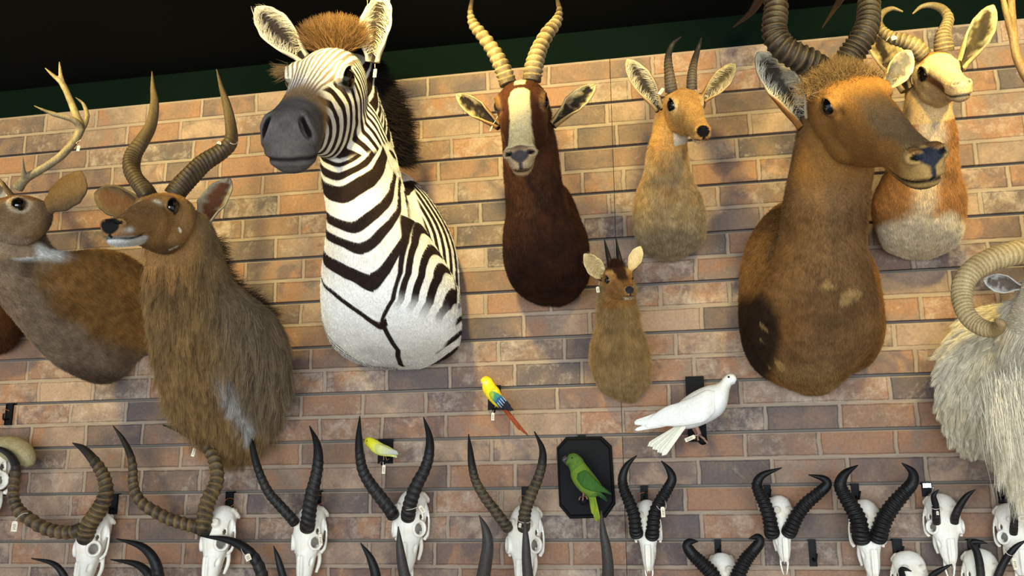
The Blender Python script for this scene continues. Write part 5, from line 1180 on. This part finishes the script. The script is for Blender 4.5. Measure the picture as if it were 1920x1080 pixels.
# ------------------------------------------------------------------ bleached skulls
def skull_geo(wide=1., small=False):
    T = [(-.03, .05, -.03, -.12), (0, .11, .01, -.19), (.06, .15, .06, -.23), (.14, .17, .095, -.245), (.22, .175, .11, -.245), (.3, .175, .115, -.235), (.38, .165, .105, -.22), (.46, .14, .08, -.20), (.55, .112, .055, -.19), (.64, .098, .035, -.18), (.73, .085, .015, -.165), (.80, .066, .0, -.135), (.85, .045, -.02, -.11)]
    S = crom(T, 34); k = 32; th = np.linspace(0, 2*math.pi, k, endpoint=False); c, s = np.cos(th), np.sin(th); R = []
    for y, hw, zt, zb in S:
        zc = (zt+zb)/2; R.append(np.stack([hw*wide*c*(1-.25*np.clip(-s, 0, 1)), np.full(k, y), zc+(zt-zb)/2*s], -1))
    parts = [ringmesh(np.array(R))]
    def tb(pts, r, kk=12): 
        D = crom(np.hstack([np.array(pts, float), np.array(r, float)[:, None]]), 26); parts.append(tube(D[:, :3], D[:, 3], kk))
    for g in (-1, 1):
        w = wide*g
        a = np.linspace(0, 2*math.pi, 25); n = np.array([.80*g, .08, .58]); n /= np.linalg.norm(n); e1 = np.array([0, 1., 0])-n*n[1]; e1 /= np.linalg.norm(e1); e2 = np.cross(n, e1); oc = np.array([.150*w, .40, .012])
        ring = oc+np.cos(a)[:, None]*e1*.074+np.sin(a)[:, None]*e2*.066; parts.append(tube(ring, .020, 10))
        tb([(.165*w, .50, -.09), (.185*w, .43, -.125), (.185*w, .3, -.13), (.165*w, .18, -.115), (.13*w, .10, -.09)], [.022, .018, .013, .013, .02])
        tb([(.07*w, .20, .06), (.08*w, .20, .09), (.095*w, .185, .125)], [.06, .055, .045] if not small else [.05, .04, .03])
        tb([(.045*w, .78, -.09), (.05*w, .86, -.115), (.036*w, .95, -.13), (.018*w, 1.02, -.135)], [.02, .015, .013, .008])
        tb([(.02*w, .55, .052), (.022*w, .7, .03), (.018*w, .82, .0), (.012*w, .90, -.03)], [.022, .02, .015, .006])
        tb([(.075*w, .45, -.19), (.08*w, .58, -.205), (.07*w, .70, -.185)], [.022, .024, .018])
        tb([(.10*w, .02, -.08), (.13*w, .06, -.15), (.12*w, .08, -.21)], [.04, .03, .018])
        v, f = ellipsoid((.045*w, .01, -.19), (.035, .035, .03)); parts.append((v, f))
    A, Q, E = rmesh(parts, .0085, 4)
    hole = np.zeros(len(A), bool)
    for g in (-1, 1):
        n = np.array([.80*g, .08, .58]); n /= np.linalg.norm(n); e1 = np.array([0, 1., 0])-n*n[1]; e1 /= np.linalg.norm(e1); e2 = np.cross(n, e1)
        for oc, ra, rb, dp in ((np.array([.150*wide*g, .40, .012]), .064, .056, .035), (np.array([.150*wide*g, .275, .0]), .040, .024, .02)):
            v = A-oc; d = np.sqrt(((v@e1)/ra)**2+((v@e2)/rb)**2); m = (A[:, 0]*g > .03)*((v@n) > -.06)
            A = A-((1-sst(.78, 1.03, d))*m*dp)[:, None]*n; hole |= (d < .86)*(m > 0)
        # hollow behind the zygomatic arch and in front of the eye
        oc = np.array([0, .22, -.07]); d = np.sqrt(((A[:, 1]-.22)/.09)**2+((A[:, 2]+.055)/.035)**2); w = (1-sst(.5, 1.1, d))*(A[:, 0]*g > .08); A[:, 0] -= g*w*.035
        d = np.sqrt(((A[:, 1]-.60)/.05)**2+((A[:, 2]+.03)/.022)**2); w = (1-sst(.4, 1.1, d))*(A[:, 0]*g > .05); A[:, 0] -= g*w*.022
    # nasal opening and the seam between the nasal bones
    d = np.sqrt((A[:, 0]/.03)**2+((A[:, 1]-.90)/.09)**2); w = (1-sst(.5, 1.1, d)); A[:, 2] -= w*.03; hole |= (d < .6)*(A[:, 2] > -.10)
    w = np.exp(-(A[:, 0]/.006)**2)*sst(.3, .4, A[:, 1])*(A[:, 2] > -.02); A[:, 2] -= w*.006
    N = normals(A, Q)
    w = fbm(A*40, 3); A = A+N*((w-.5)*.004)[:, None]
    d1 = np.sqrt(((A[:, 1]-.41)/.066)**2+((A[:, 2]+.02)/.058)**2)
    col = mix(C8(250, 247, 238), C8(238, 228, 204), np.clip(fbm(A*9, 6)*1.2-.2, 0, 1)); col = mix_to(col, C8(190, 168, 128), (np.abs(A[:, 0]) < .1)*sst(.1, .16, A[:, 2])*.5)
    Q = Q[~hole[Q].all(1)]
    return mesh_from('skull', A, Q, [M['bone']], col=col)

SK = {}
def skull(label, top, Ln, horns, kind='impala', deg=(0, -80, 0), Y=None, grp=None, name='horned_skull', sx=1.):
    """top: pixel of the crown; Ln metres; horns: list of (points, widths, style)"""
    if not SK:
        SK['impala'] = skull_geo(1.); SK['small'] = skull_geo(1.08, True)
    R = head_rot(*[math.radians(a) for a in deg]); Y = -(.245*Ln+.012) if Y is None else Y
    # the back of the skull rests on the slats
    vs = np.empty(len(SK[kind].vertices)*3); SK[kind].vertices.foreach_get('co', vs); vs = vs.reshape(-1, 3)*Ln*np.array([sx, 1, 1]); cr = R@np.array([0, -.02, .04])*Ln
    oy = .0006-(vs@R.T)[:, 1].max(); p0 = P(top[0], top[1], oy+cr[1]); org = p0-cr
    hb = oy+(R@np.array([0, .19, .115]))[1]*Ln
    root = thing(name, (org[0], -.004, org[2]), label, 'skull', grp)
    o = bpy.data.objects.new('bone', SK[kind]); COL.objects.link(o)
    Rs = R*Ln*np.array([sx, 1, 1])[None, :]
    m = Matrix([list(Rs[0])+[org[0]], list(Rs[1])+[org[1]], list(Rs[2])+[org[2]], [0, 0, 0, 1]])
    o.parent = root; o.matrix_parent_inverse = root.matrix_world.inverted(); o.matrix_basis = m
    st = dict(
        impala=dict(rings=17, amp=.20, r0=.03, r1=.80, c1=(44, 38, 32), c2=(122, 98, 60), tipc=(28, 25, 24)),
        black=dict(rings=14, amp=.12, r0=.02, r1=.72, c1=(22, 20, 20), c2=(50, 46, 42), tipc=(20, 19, 19)),
        lech=dict(rings=15, amp=.15, r0=.02, r1=.72, c1=(34, 30, 26), c2=(94, 80, 56), tipc=(24, 22, 22)),
        spring=dict(rings=17, amp=.18, r0=.0, r1=.72, c1=(13, 12, 12), c2=(32, 29, 28), tipc=(15, 14, 14)),
        plain=dict(rings=6, amp=.04, r0=.0, r1=.5, c1=(26, 22, 21), c2=(50, 42, 38), tipc=(20, 18, 18)),
        brown=dict(rings=9, amp=.14, r0=.1, r1=.62, c1=(66, 54, 40), c2=(132, 108, 72), tipc=(58, 54, 50)))
    for i, (pts, wid, sty) in enumerate(horns):
        sh = hb-pts[0][2]; pts = [(a, b, c_+sh) for a, b, c_ in pts]
        horn(root, pts, wid, seed=i*3+int(top[0]) % 7, k=26, **st[sty])
    return root

def curve_y(pts, y0, y1, y2):
    n = len(pts); out = []
    for i, p in enumerate(pts):
        t = i/(n-1); y = y0*(1-t)**2+2*y1*t*(1-t)+y2*t*t; out.append((p[0], p[1], y))
    return out

def taper(w0, w1, n, tip=2):
    return [w0+(w1-w0)*(i/(n-1)) if i < n-1 else tip for i in range(n)]

def skulls():
    G = 'pale skulls with horns hung on the slats'
    def pair(l, r, wl, wr, sty, y=(-.10, -.17, -.13)):
        out = []
        for p, w in ((l, wl), (r, wr)):
            ws = list(np.interp(np.linspace(0, 1, len(p)), [0, .35, .7, .9, 1], [w, w*.95, w*.72, w*.42, 2])); out.append((curve_y(p, *y), ws, sty))
        return out
    skull('skull with wide ridged brown horns at the far left, left tip cut off', (173, 957), .285, pair(
        [(152, 992), (133, 998), (108, 997), (83, 990), (56, 974), (36, 958), (26, 938), (25, 913), (29, 888), (28, 869), (17, 852), (0, 842), (-8, 840)],
        [(160, 1010), (161, 1002), (167, 983), (181, 963), (192, 944), (199, 922), (196, 899), (187.5, 880), (172, 858), (155.5, 841), (136, 830.5)], 25, 31, 'impala'), grp=G, deg=(-13, -78, -6))
    skull('skull with longest ribbed brown horns, right horn sweeping in below the shaggy mount', (408, 946), .28, pair(
        [(378, 992), (364, 987), (342, 981), (317, 973), (292, 960), (267, 944), (253, 922), (249, 899), (249, 877), (244, 852), (230.5, 824), (212.5, 799)],
        [(384, 998), (383, 985), (385, 960), (392, 935), (403, 913), (407, 891), (403, 866), (392, 844), (372, 826), (342, 808), (305.5, 797)], 24, 30, 'impala'), grp=G, deg=(-14, -78, -5))
    skull('white skull with smooth black horns directly left of the budgerigar skull', (577, 944), .275, pair(
        [(553, 980), (545, 970), (524, 947), (504.6, 924.7), (490, 895.6), (479, 863), (472, 831), (467, 812)],
        [(576, 990), (577, 979.6), (580.5, 953.7), (585, 924.7), (592, 895.6), (596.6, 863), (594, 831), (580.5, 798.7)], 20, 28, 'black'), grp=G, deg=(-9, -80, -3))
    skull('white skull whose tall black horns frame the pale yellow budgerigar', (767, 916), .28, pair(
        [(737, 966), (732, 957), (714.5, 934), (695, 908.5), (680.6, 882.7), (674.7, 853.6), (673, 818), (674.7, 780)],
        [(765, 970), (766, 960), (771, 937.6), (782, 908.5), (796.8, 879.5), (804.9, 850), (804.9, 818), (794, 782)], 25, 27, 'black'), grp=G, deg=(-8, -80, -2))
    skull('cream skull with slender brown ribbed horns, immediately left of the black plaque', (980, 944), .28, pair(
        [(952, 990), (947, 982.8), (927.6, 957), (908, 931), (892, 902), (885, 873), (881.7, 844), (878.5, 814)],
        [(982, 990), (982.5, 979.6), (985.7, 953.7), (995.4, 928), (1008, 899), (1016.4, 869.8), (1016.4, 840.7), (1002, 809)], 21, 24, 'lech'), grp=G, deg=(-8, -80, -2))
    S2 = (-.085, -.14, -.13)
    skull('skull with upright black ridged horns just right of the black plaque', (1212, 936), .225, pair(
        [(1194, 1003), (1192, 992), (1188.5, 965), (1179, 939), (1170, 917), (1167.4, 895), (1175.6, 872.6), (1194, 854)],
        [(1222, 1006), (1223.7, 996), (1227.4, 965), (1238.5, 939), (1251.5, 917), (1260, 898.5), (1255, 882), (1240, 864)], 24, 25, 'spring', S2), grp=G, deg=(0, -80, 0), sx=.9)
    skull('skull with short thick black horns above the empty slat hook, tips curling inward', (1463, 928), .205, pair(
        [(1448, 1002), (1446, 992), (1442, 969), (1433.4, 944), (1423.6, 924), (1419.4, 907.5), (1430.6, 890.6), (1465.8, 877)],
        [(1478, 1000), (1483, 990), (1494, 966.6), (1512, 944), (1534.7, 924.4), (1550, 909), (1544.5, 897.7), (1515.6, 890)], 27, 27, 'spring', S2), grp=G, deg=(8, -80, 3))
    skull('skull with the widest black heart shaped ridged horns', (1624, 935), .24, pair(
        [(1616, 1012), (1613.4, 1000), (1609, 975), (1596.6, 949.7), (1582.5, 927), (1575.5, 907.5), (1585, 887.8), (1609, 872)],
        [(1645, 1010), (1649, 998), (1658.4, 972), (1675, 947), (1695, 924), (1710.5, 904.7), (1710.5, 885), (1690.8, 868)], 32, 32, 'spring', S2), grp=G, deg=(9, -80, 3))
    S3 = (-.075, -.10, -.12)
    skull('skull with two short plain dark horns, hung from a shiny steel hook', (1766, 924), .215, pair(
        [(1756, 980), (1755.5, 970), (1754, 947), (1750.7, 930), (1759.7, 918)], [(1789, 979), (1791, 968), (1799, 949.7), (1813, 930), (1828.6, 918)], 15, 16, 'plain', S3), 'small', grp=G, deg=(10, -80, 0), sx=1.12)
    skull('short horned skull partly cut off by the right edge', (1898, 942), .215, pair(
        [(1900, 1000), (1901, 988), (1901.7, 966.6), (1899, 944), (1911, 935)], [(1930, 1000), (1934, 985), (1942, 960), (1958, 940), (1972, 932)], 15, 15, 'plain', S3), 'small', grp=G, deg=(10, -80, 0), sx=1.1)
    skull('skull near the bottom edge with black horns whose tips hook outward, under the dove', (1352, 1036), .23, pair(
        [(1345, 1108), (1341, 1095), (1335, 1076), (1316, 1056), (1298, 1039), (1289, 1024), (1294, 1016), (1309, 1015)],
        [(1372, 1108), (1377, 1095), (1386, 1073), (1398, 1050), (1412, 1033), (1424, 1017), (1420, 1007), (1404, 1010)], 28, 28, 'spring', S2), grp=G, deg=(0, -80, 0))
    skull('small skull at the bottom edge between the wide heart horns and steel hook skulls', (1705, 1032), .22, pair(
        [(1700, 1110), (1697, 1095), (1692, 1079), (1690, 1069), (1697, 1067), (1709, 1071)], [(1733, 1112), (1738, 1098), (1748, 1079), (1765, 1068), (1785, 1058)], 13, 14, 'plain', S3), 'small', grp=G, deg=(8, -80, 0), sx=1.1)
    skull('bottom right skull with black horn ringed by a white tag string', (1840, 1028), .225, pair(
        [(1842, 1115), (1840, 1095), (1837, 1060), (1831, 1034), (1822, 1018), (1835, 1016), (1852, 1019)], [(1864, 1115), (1868, 1090), (1880, 1059), (1894.7, 1037), (1908, 1023), (1924, 1013)], 16, 16, 'plain', S3), 'small', grp=G, deg=(10, -80, 0), sx=1.1)
    # the row below: mostly horns reach into the frame
    low = [
        ('skull below the frame, black horn tips curving left at the bottom left corner', (205, 1180), [(180, 1215), (150, 1195), (132, 1150), (126, 1105), (118, 1076), (98, 1056), (59, 1047)], [(222, 1220), (250, 1190), (280, 1140), (296, 1095), (291, 1055), (266, 1025), (218, 1010)], 18, 27, 'black'),
        ('skull below the frame, black horn tips crossing under the longest ribbed horns', (400, 1185), [(370, 1215), (330, 1190), (300, 1150), (290, 1110), (281, 1080), (256, 1058), (207, 1049)], [(425, 1220), (455, 1180), (482, 1130), (492, 1085), (472, 1040), (432, 1014), (376, 1005)], 24, 27, 'black'),
        ('skull below the frame with two straight black horn tips, left of budgerigar skull', (612, 1195), [(590, 1235), (570, 1195), (548, 1140), (533, 1090), (522, 1050), (513, 1024)], [(640, 1235), (668, 1190), (695, 1140), (705, 1090), (696, 1050), (676, 1018)], 20, 26, 'black'),
        ('skull below the frame with grey brown horn tips around the budgerigar skull snout', (840, 1190), [(815, 1235), (790, 1180), (768, 1120), (756, 1067), (750, 1028), (746.7, 987)], [(865, 1235), (885, 1180), (900, 1120), (908, 1070), (914.6, 1025), (911, 995), (898.5, 966)], 26, 30, 'brown'),
        ('skull below the frame with thin brown horn tips beneath the black plaque', (1065, 1190), [(1040, 1235), (1015, 1180), (996, 1120), (988, 1060), (986, 1015), (984, 970)], [(1090, 1235), (1115, 1180), (1135, 1120), (1140, 1072), (1137, 1030), (1131, 998), (1127, 957)], 24, 26, 'brown')]
    for lab, top, l, r, wl, wr, sty in low:
        skull(lab, top, .27, pair(l, r, wl, wr, sty, {205: (-.10, -.27, -.24), 400: (-.10, -.14, -.13)}.get(top[0], (-.10, -.20, -.2))), grp=G, deg=(2, -80, 0))
    # big skull cut by the left edge with a thick pale horn
    r0 = skull('large white skull with thick blunt tan horn sheath, cut by the left edge', (-22, 815), .36, [], grp=G, deg=(5, -78, 0), sx=1.25)
    pts = [(-5, 838, -.06), (8, 838, -.07), (24, 842, -.08), (40, 850, -.085), (52, 862, -.09), (57, 874, -.09)]
    V, f, c = horn_geo(np.array([P(*p) for p in pts]), rad_px(pts, [34, 40, 46, 44, 32, 14]), k=28, n=60, c1=(158, 146, 108), c2=(196, 184, 142)); link('horn', mesh_from('horn', V, f, [M['horn']], col=c), r0)

# ------------------------------------------------------------------ slat hooks and price tags
def hooks():
    G = 'black slatwall hooks'
    L = [((213, 926), 12, 38, 0, 'black hook behind the far left ridged horn skull'), ((430, 922), 12, 42, 0, 'black hook behind the crown of the longest horned skull'), ((597, 920), 9, 26, 0, 'black hook behind the smooth black horned skull left of the budgerigar'),
         ((770, 914), 10, 20, 0, 'black hook hidden behind the budgerigar skull crown'), ((984, 913), 12, 34, 0, 'black hook above the cream skull beside the plaque'), ((1208, 911), 15, 28, 0, 'black hook above the skull right of the plaque'),
         ((1439, 909), 15, 26, 0, 'black hook above the short thick horned skull'), ((1604, 907), 18, 34, 0, 'black hook above the wide heart horned skull'), ((1738, 905), 22, 26, 1, 'shiny steel hook above the short plain horned skull'),
         ((1879, 904), 22, 40, 0, 'black hook above the skull at the right edge'), ((1346, 1012), 14, 26, 0, 'black hook above the bottom skull under the dove'), ((1524, 1012), 18, 50, 0, 'empty black hook holding nothing, below the short thick horned skull'),
         ((1683, 1011), 22, 32, 0, 'black hook above the small bottom edge skull'), ((1824, 1011), 22, 24, 0, 'black hook above the bottom right ringed horn skull'), ((17, 757), 9, 40, 0, 'black hook at the left edge above the big white skull'), ((1090, 816), 14, 8, 0, 'black hook at the top of the clipped corner plaque')]
    for (x, y), w, h, steel, lab in L:
        a, b = P(x-w/2, y, -.004), P(x+w/2, y+h, -.004); cx = (a[0]+b[0])/2; W_ = b[0]-a[0]; Hh = a[2]-b[2]
        t = thing('slat_hook', (cx, -.003, b[2]), lab, 'hook', G); m = M['chrome'] if steel else M['black_metal']; m0 = M['black_metal']
        if steel: link('cap', mesh_from('cap', *boxm((cx, -.0085, a[2]-.008), (W_*.8, .004, .012)), [m], False), t)
        pl = [boxm((cx, -.0035, a[2]-Hh/2), (W_, .004, Hh)), boxm((cx, .004, a[2]-.001), (W_, .016, .003)), boxm((cx-W_*.42, -.0065, a[2]-Hh/2), (W_*.12, .003, Hh)), boxm((cx+W_*.42, -.0065, a[2]-Hh/2), (W_*.12, .003, Hh))]
        link('plate', mesh_from('plate', *join(pl), [m0], False), t)
        if h > 12:
            zb = b[2]+Hh*.3; C = crom([(cx, -.005, zb), (cx, -.022, zb-.006), (cx+W_*.2, -.036, zb-.002), (cx+W_*.35, -.042, zb+.014)], 20)
            link('prong', mesh_from('prong', *tube(C, .0028, 10), [m]), t)
    # copper wire hanging the left skull
    w = thing('hanging_wire', P(5, 810, -.02), 'copper wire loop hanging from the hook at the left edge', 'wire')
    link('wire', mesh_from('wire', *tube(crom([P(17, 770, -.04), P(6, 768, -.03), P(4, 785, -.03), P(4, 812, -.04)], 30), .0011, 8), [M['wire']]), w)
    for x, y, Y, lab in ((430, 940, -.03, 'copper wire loop at the crown of the longest horned skull'), (597, 935, -.03, 'copper wire loop at the crown of the smooth black horned skull left of the budgerigar'), (984, 935, -.03, 'copper wire loop over the cream skull beside the plaque'), (1208, 930, -.03, 'copper wire loop over the skull right of the plaque')):
        c = P(x, y, Y); a = np.linspace(0, 2*math.pi, 30); C = np.stack([c[0]+.018*np.cos(a), c[1]+.006*np.sin(a), c[2]-.004+.014*np.sin(a)], 1)
        w = thing('hanging_wire', c, lab, 'wire', 'copper wire loops on the skull crowns'); link('wire', mesh_from('wire', *tube(C, .0008, 6), [M['wire']]), w)

def ringstr(cx, cy, Y, rx, ry, ang, n=17):
    out = []; a0 = math.radians(ang)
    for i in range(n):
        a = 2*math.pi*i/(n-1); u, v = rx*math.cos(a), ry*math.sin(a); out.append((cx+u*math.cos(a0)-v*math.sin(a0), cy+u*math.sin(a0)+v*math.cos(a0), Y-.02*math.sin(a)))
    return out

def tags():
    G = 'small white price tags on strings'
    def tg(p, Y, lab, size, ang, st=None): price_tag(p, Y, lab, size, ang, st, G)
    tg((147, 278), -.61, 'small cream tag hanging from the deer antler', (.009, .016), 8, [(152, 262, -.60), (143, 268, -.615), (146, 270, -.61)])
    tg((411, 268), -.56, 'cream tag inside the right spiral horn bend of the shaggy mount', (.014, .007), 20, ringstr(434, 260, -.52, 13, 8, 40))
    tg((1240, 171), -.43, 'white tag at the base of the tan antelope left horn', (.009, .021), 38, [(1246, 164, -.42), (1256, 156, -.445), (1271, 154, -.44)])
    tg((1121, 543), -.275, 'white tag hanging from the smallest mount ear', (.009, .017), -6, [(1123, 534, -.27), (1124, 528, -.262), (1126, 522, -.255)])
    tg((1676, 71), -.50, 'white and orange tag on the cream faced mount left horn', (.013, .011), -12, [(1668, 68, -.49), (1662, 76, -.49), (1660, 80, -.47)])
    tg((921, 241), -.47, 'thin white tag seen edge on beside the cream blazed mount left ear', (.003, .016), 25, [(933, 218, -.47), (928, 228, -.475), (923, 234, -.47)])
    tg((27, 987), -.17, 'white tag hanging from the far left ridged horn', (.021, .032), 3, [(53, 962, -.185), (44, 963, -.19), (33, 970, -.185), (28, 977, -.175)])
    tg((363, 848), -.17, 'white tag dangling from the inward sweeping ribbed horn below the shaggy mount', (.011, .026), 15, ringstr(373, 830, -.15, 6, 9, 60)+[(367, 835, -.165), (364, 840, -.17)])
    tg((465, 1045), -.165, 'white square tag on the black horn under the longest ribbed horned skull', (.018, .020), -25, ringstr(463, 1036, -.135, 14, 6, 45))
    tg((791, 955), -.14, 'clear narrow tag beside the right horn base of the budgerigar skull', (.012, .024), -35, ringstr(771, 950, -.13, 14, 5, -15))
    tg((1243, 960), -.15, 'white narrow tag hanging from the upright black horn right of the plaque', (.011, .028), -3, ringstr(1239, 944, -.13, 9, 14, -25))
    tg((975, 985), -.15, 'little white tag at the right horn base of the cream skull by the plaque', (.008, .012), 10, ringstr(982, 976, -.13, 12, 4, 10))
    tg((601, 1012), -.11, 'white narrow tag on the snout side of the smooth black horned skull', (.010, .034), -8, [(600, 996, -.10), (598, 985, -.1), (597, 975, -.09)])
    tg((1758, 962), -.14, 'tiny white tag on the short plain horn of the steel hook skull', (.006, .010), 0, ringstr(1754, 951, -.12, 8, 4, 5))
    tg((1903, 1057), -.14, 'long white tag hanging from the bottom right ringed horn', (.010, .030), -4, ringstr(1893, 1034, -.12, 10, 6, 40)+[(1899, 1042, -.14), (1902, 1048, -.14)])
    tg((1916, 972), -.115, 'white tag cut by the right edge beside a short dark horn', (.018, .012), 0, [(1909, 968, -.11), (1903, 962, -.10)])
    tg((924, 781), -.13, 'white narrow tag under the rust tailed parakeet perch', (.009, .023), 2, [(924, 773, -.13), (925, 770, -.135)])
    tg((719.5, 880), -.145, 'white narrow tag under the budgerigar perch', (.010, .026), 2, [(719, 871, -.145), (718, 866, -.15)])
    tg((1294, 822), -.16, 'cream printed tag beside the peg under the white dove', (.011, .030), 68, [(1303, 817, -.16), (1307, 816, -.16), (1311, 815, -.15)])
    tg((703, 137), -.50, 'white tag tucked behind the right zebra ear', (.010, .026), 5, [(703, 127, -.49), (703, 120, -.48)])
zebra(); blesbok(); reedbuck(); duiker(); hartebeest(); springbok(); nyala(); deer(); dark_mount(); ram(); birds(); skulls(); hooks(); tags()
# ------------------------------------------------------------------ camera, light
def view():
    cam = bpy.data.cameras.new('camera'); o = bpy.data.objects.new('camera', cam); COL.objects.link(o)
    R = np.stack([CA, CB, -CC], 1); m = Matrix([list(R[0])+[CPOS[0]], list(R[1])+[CPOS[1]], list(R[2])+[CPOS[2]], [0, 0, 0, 1]])
    o.matrix_world = m; cam.sensor_width = 36; cam.lens = F_PX/1920*36; cam.clip_start = .05
    SC.camera = o
    w = bpy.data.worlds.new('world'); SC.world = w; w.use_nodes = True
    bg = w.node_tree.nodes['Background']; bg.inputs[0].default_value = (.92, .95, 1, 1); bg.inputs[1].default_value = .66
    def spot(x, y, tx, tz, e, ang=62, blend=.6, r=.06, c=(1, .79, .26), ty=-.15):
        l = bpy.data.lights.new('ceiling_spotlight', 'SPOT'); l.energy = e; l.color = c; l.spot_size = math.radians(ang); l.spot_blend = blend; l.shadow_soft_size = r
        q = bpy.data.objects.new('ceiling_spotlight', l); COL.objects.link(q); q.location = (x, y, 3.08)
        q.rotation_euler = (Vector((tx, ty, tz))-Vector((x, y, 3.08))).to_track_quat('-Z', 'Y').to_euler()
    for s in SPOTS: spot(*s)
    # daylight from the shop windows behind the camera
    a = bpy.data.lights.new('shop_window_daylight', 'AREA'); a.shape = 'RECTANGLE'; a.size = 6; a.size_y = 2.4; a.energy = 320; a.color = (.86, .94, 1)
    q = bpy.data.objects.new('shop_window_daylight', a); COL.objects.link(q); q.location = (.3, -6.2, 1.3); q.rotation_euler = (math.radians(84), 0, 0)
    SC.view_settings.view_transform = 'Standard'; SC.view_settings.look = 'None'; SC.view_settings.gamma = 1; SC.view_settings.use_curve_mapping = False
    SC.view_settings.exposure = EXPO
EXPO = 0.26
SPOTS = [(-2.45, -1.45, -2.1, 2.76, 82, 66, .5), (-1.75, -1.5, -1.35, 2.80, 64, 60, .5), (-.72, -1.3, -.62, 2.76, 105, 66, .5), (.45, -1.5, .2, 2.76, 50, 62, .5), (.95, -1.4, .95, 2.73, 96, 66, .5)]
view()
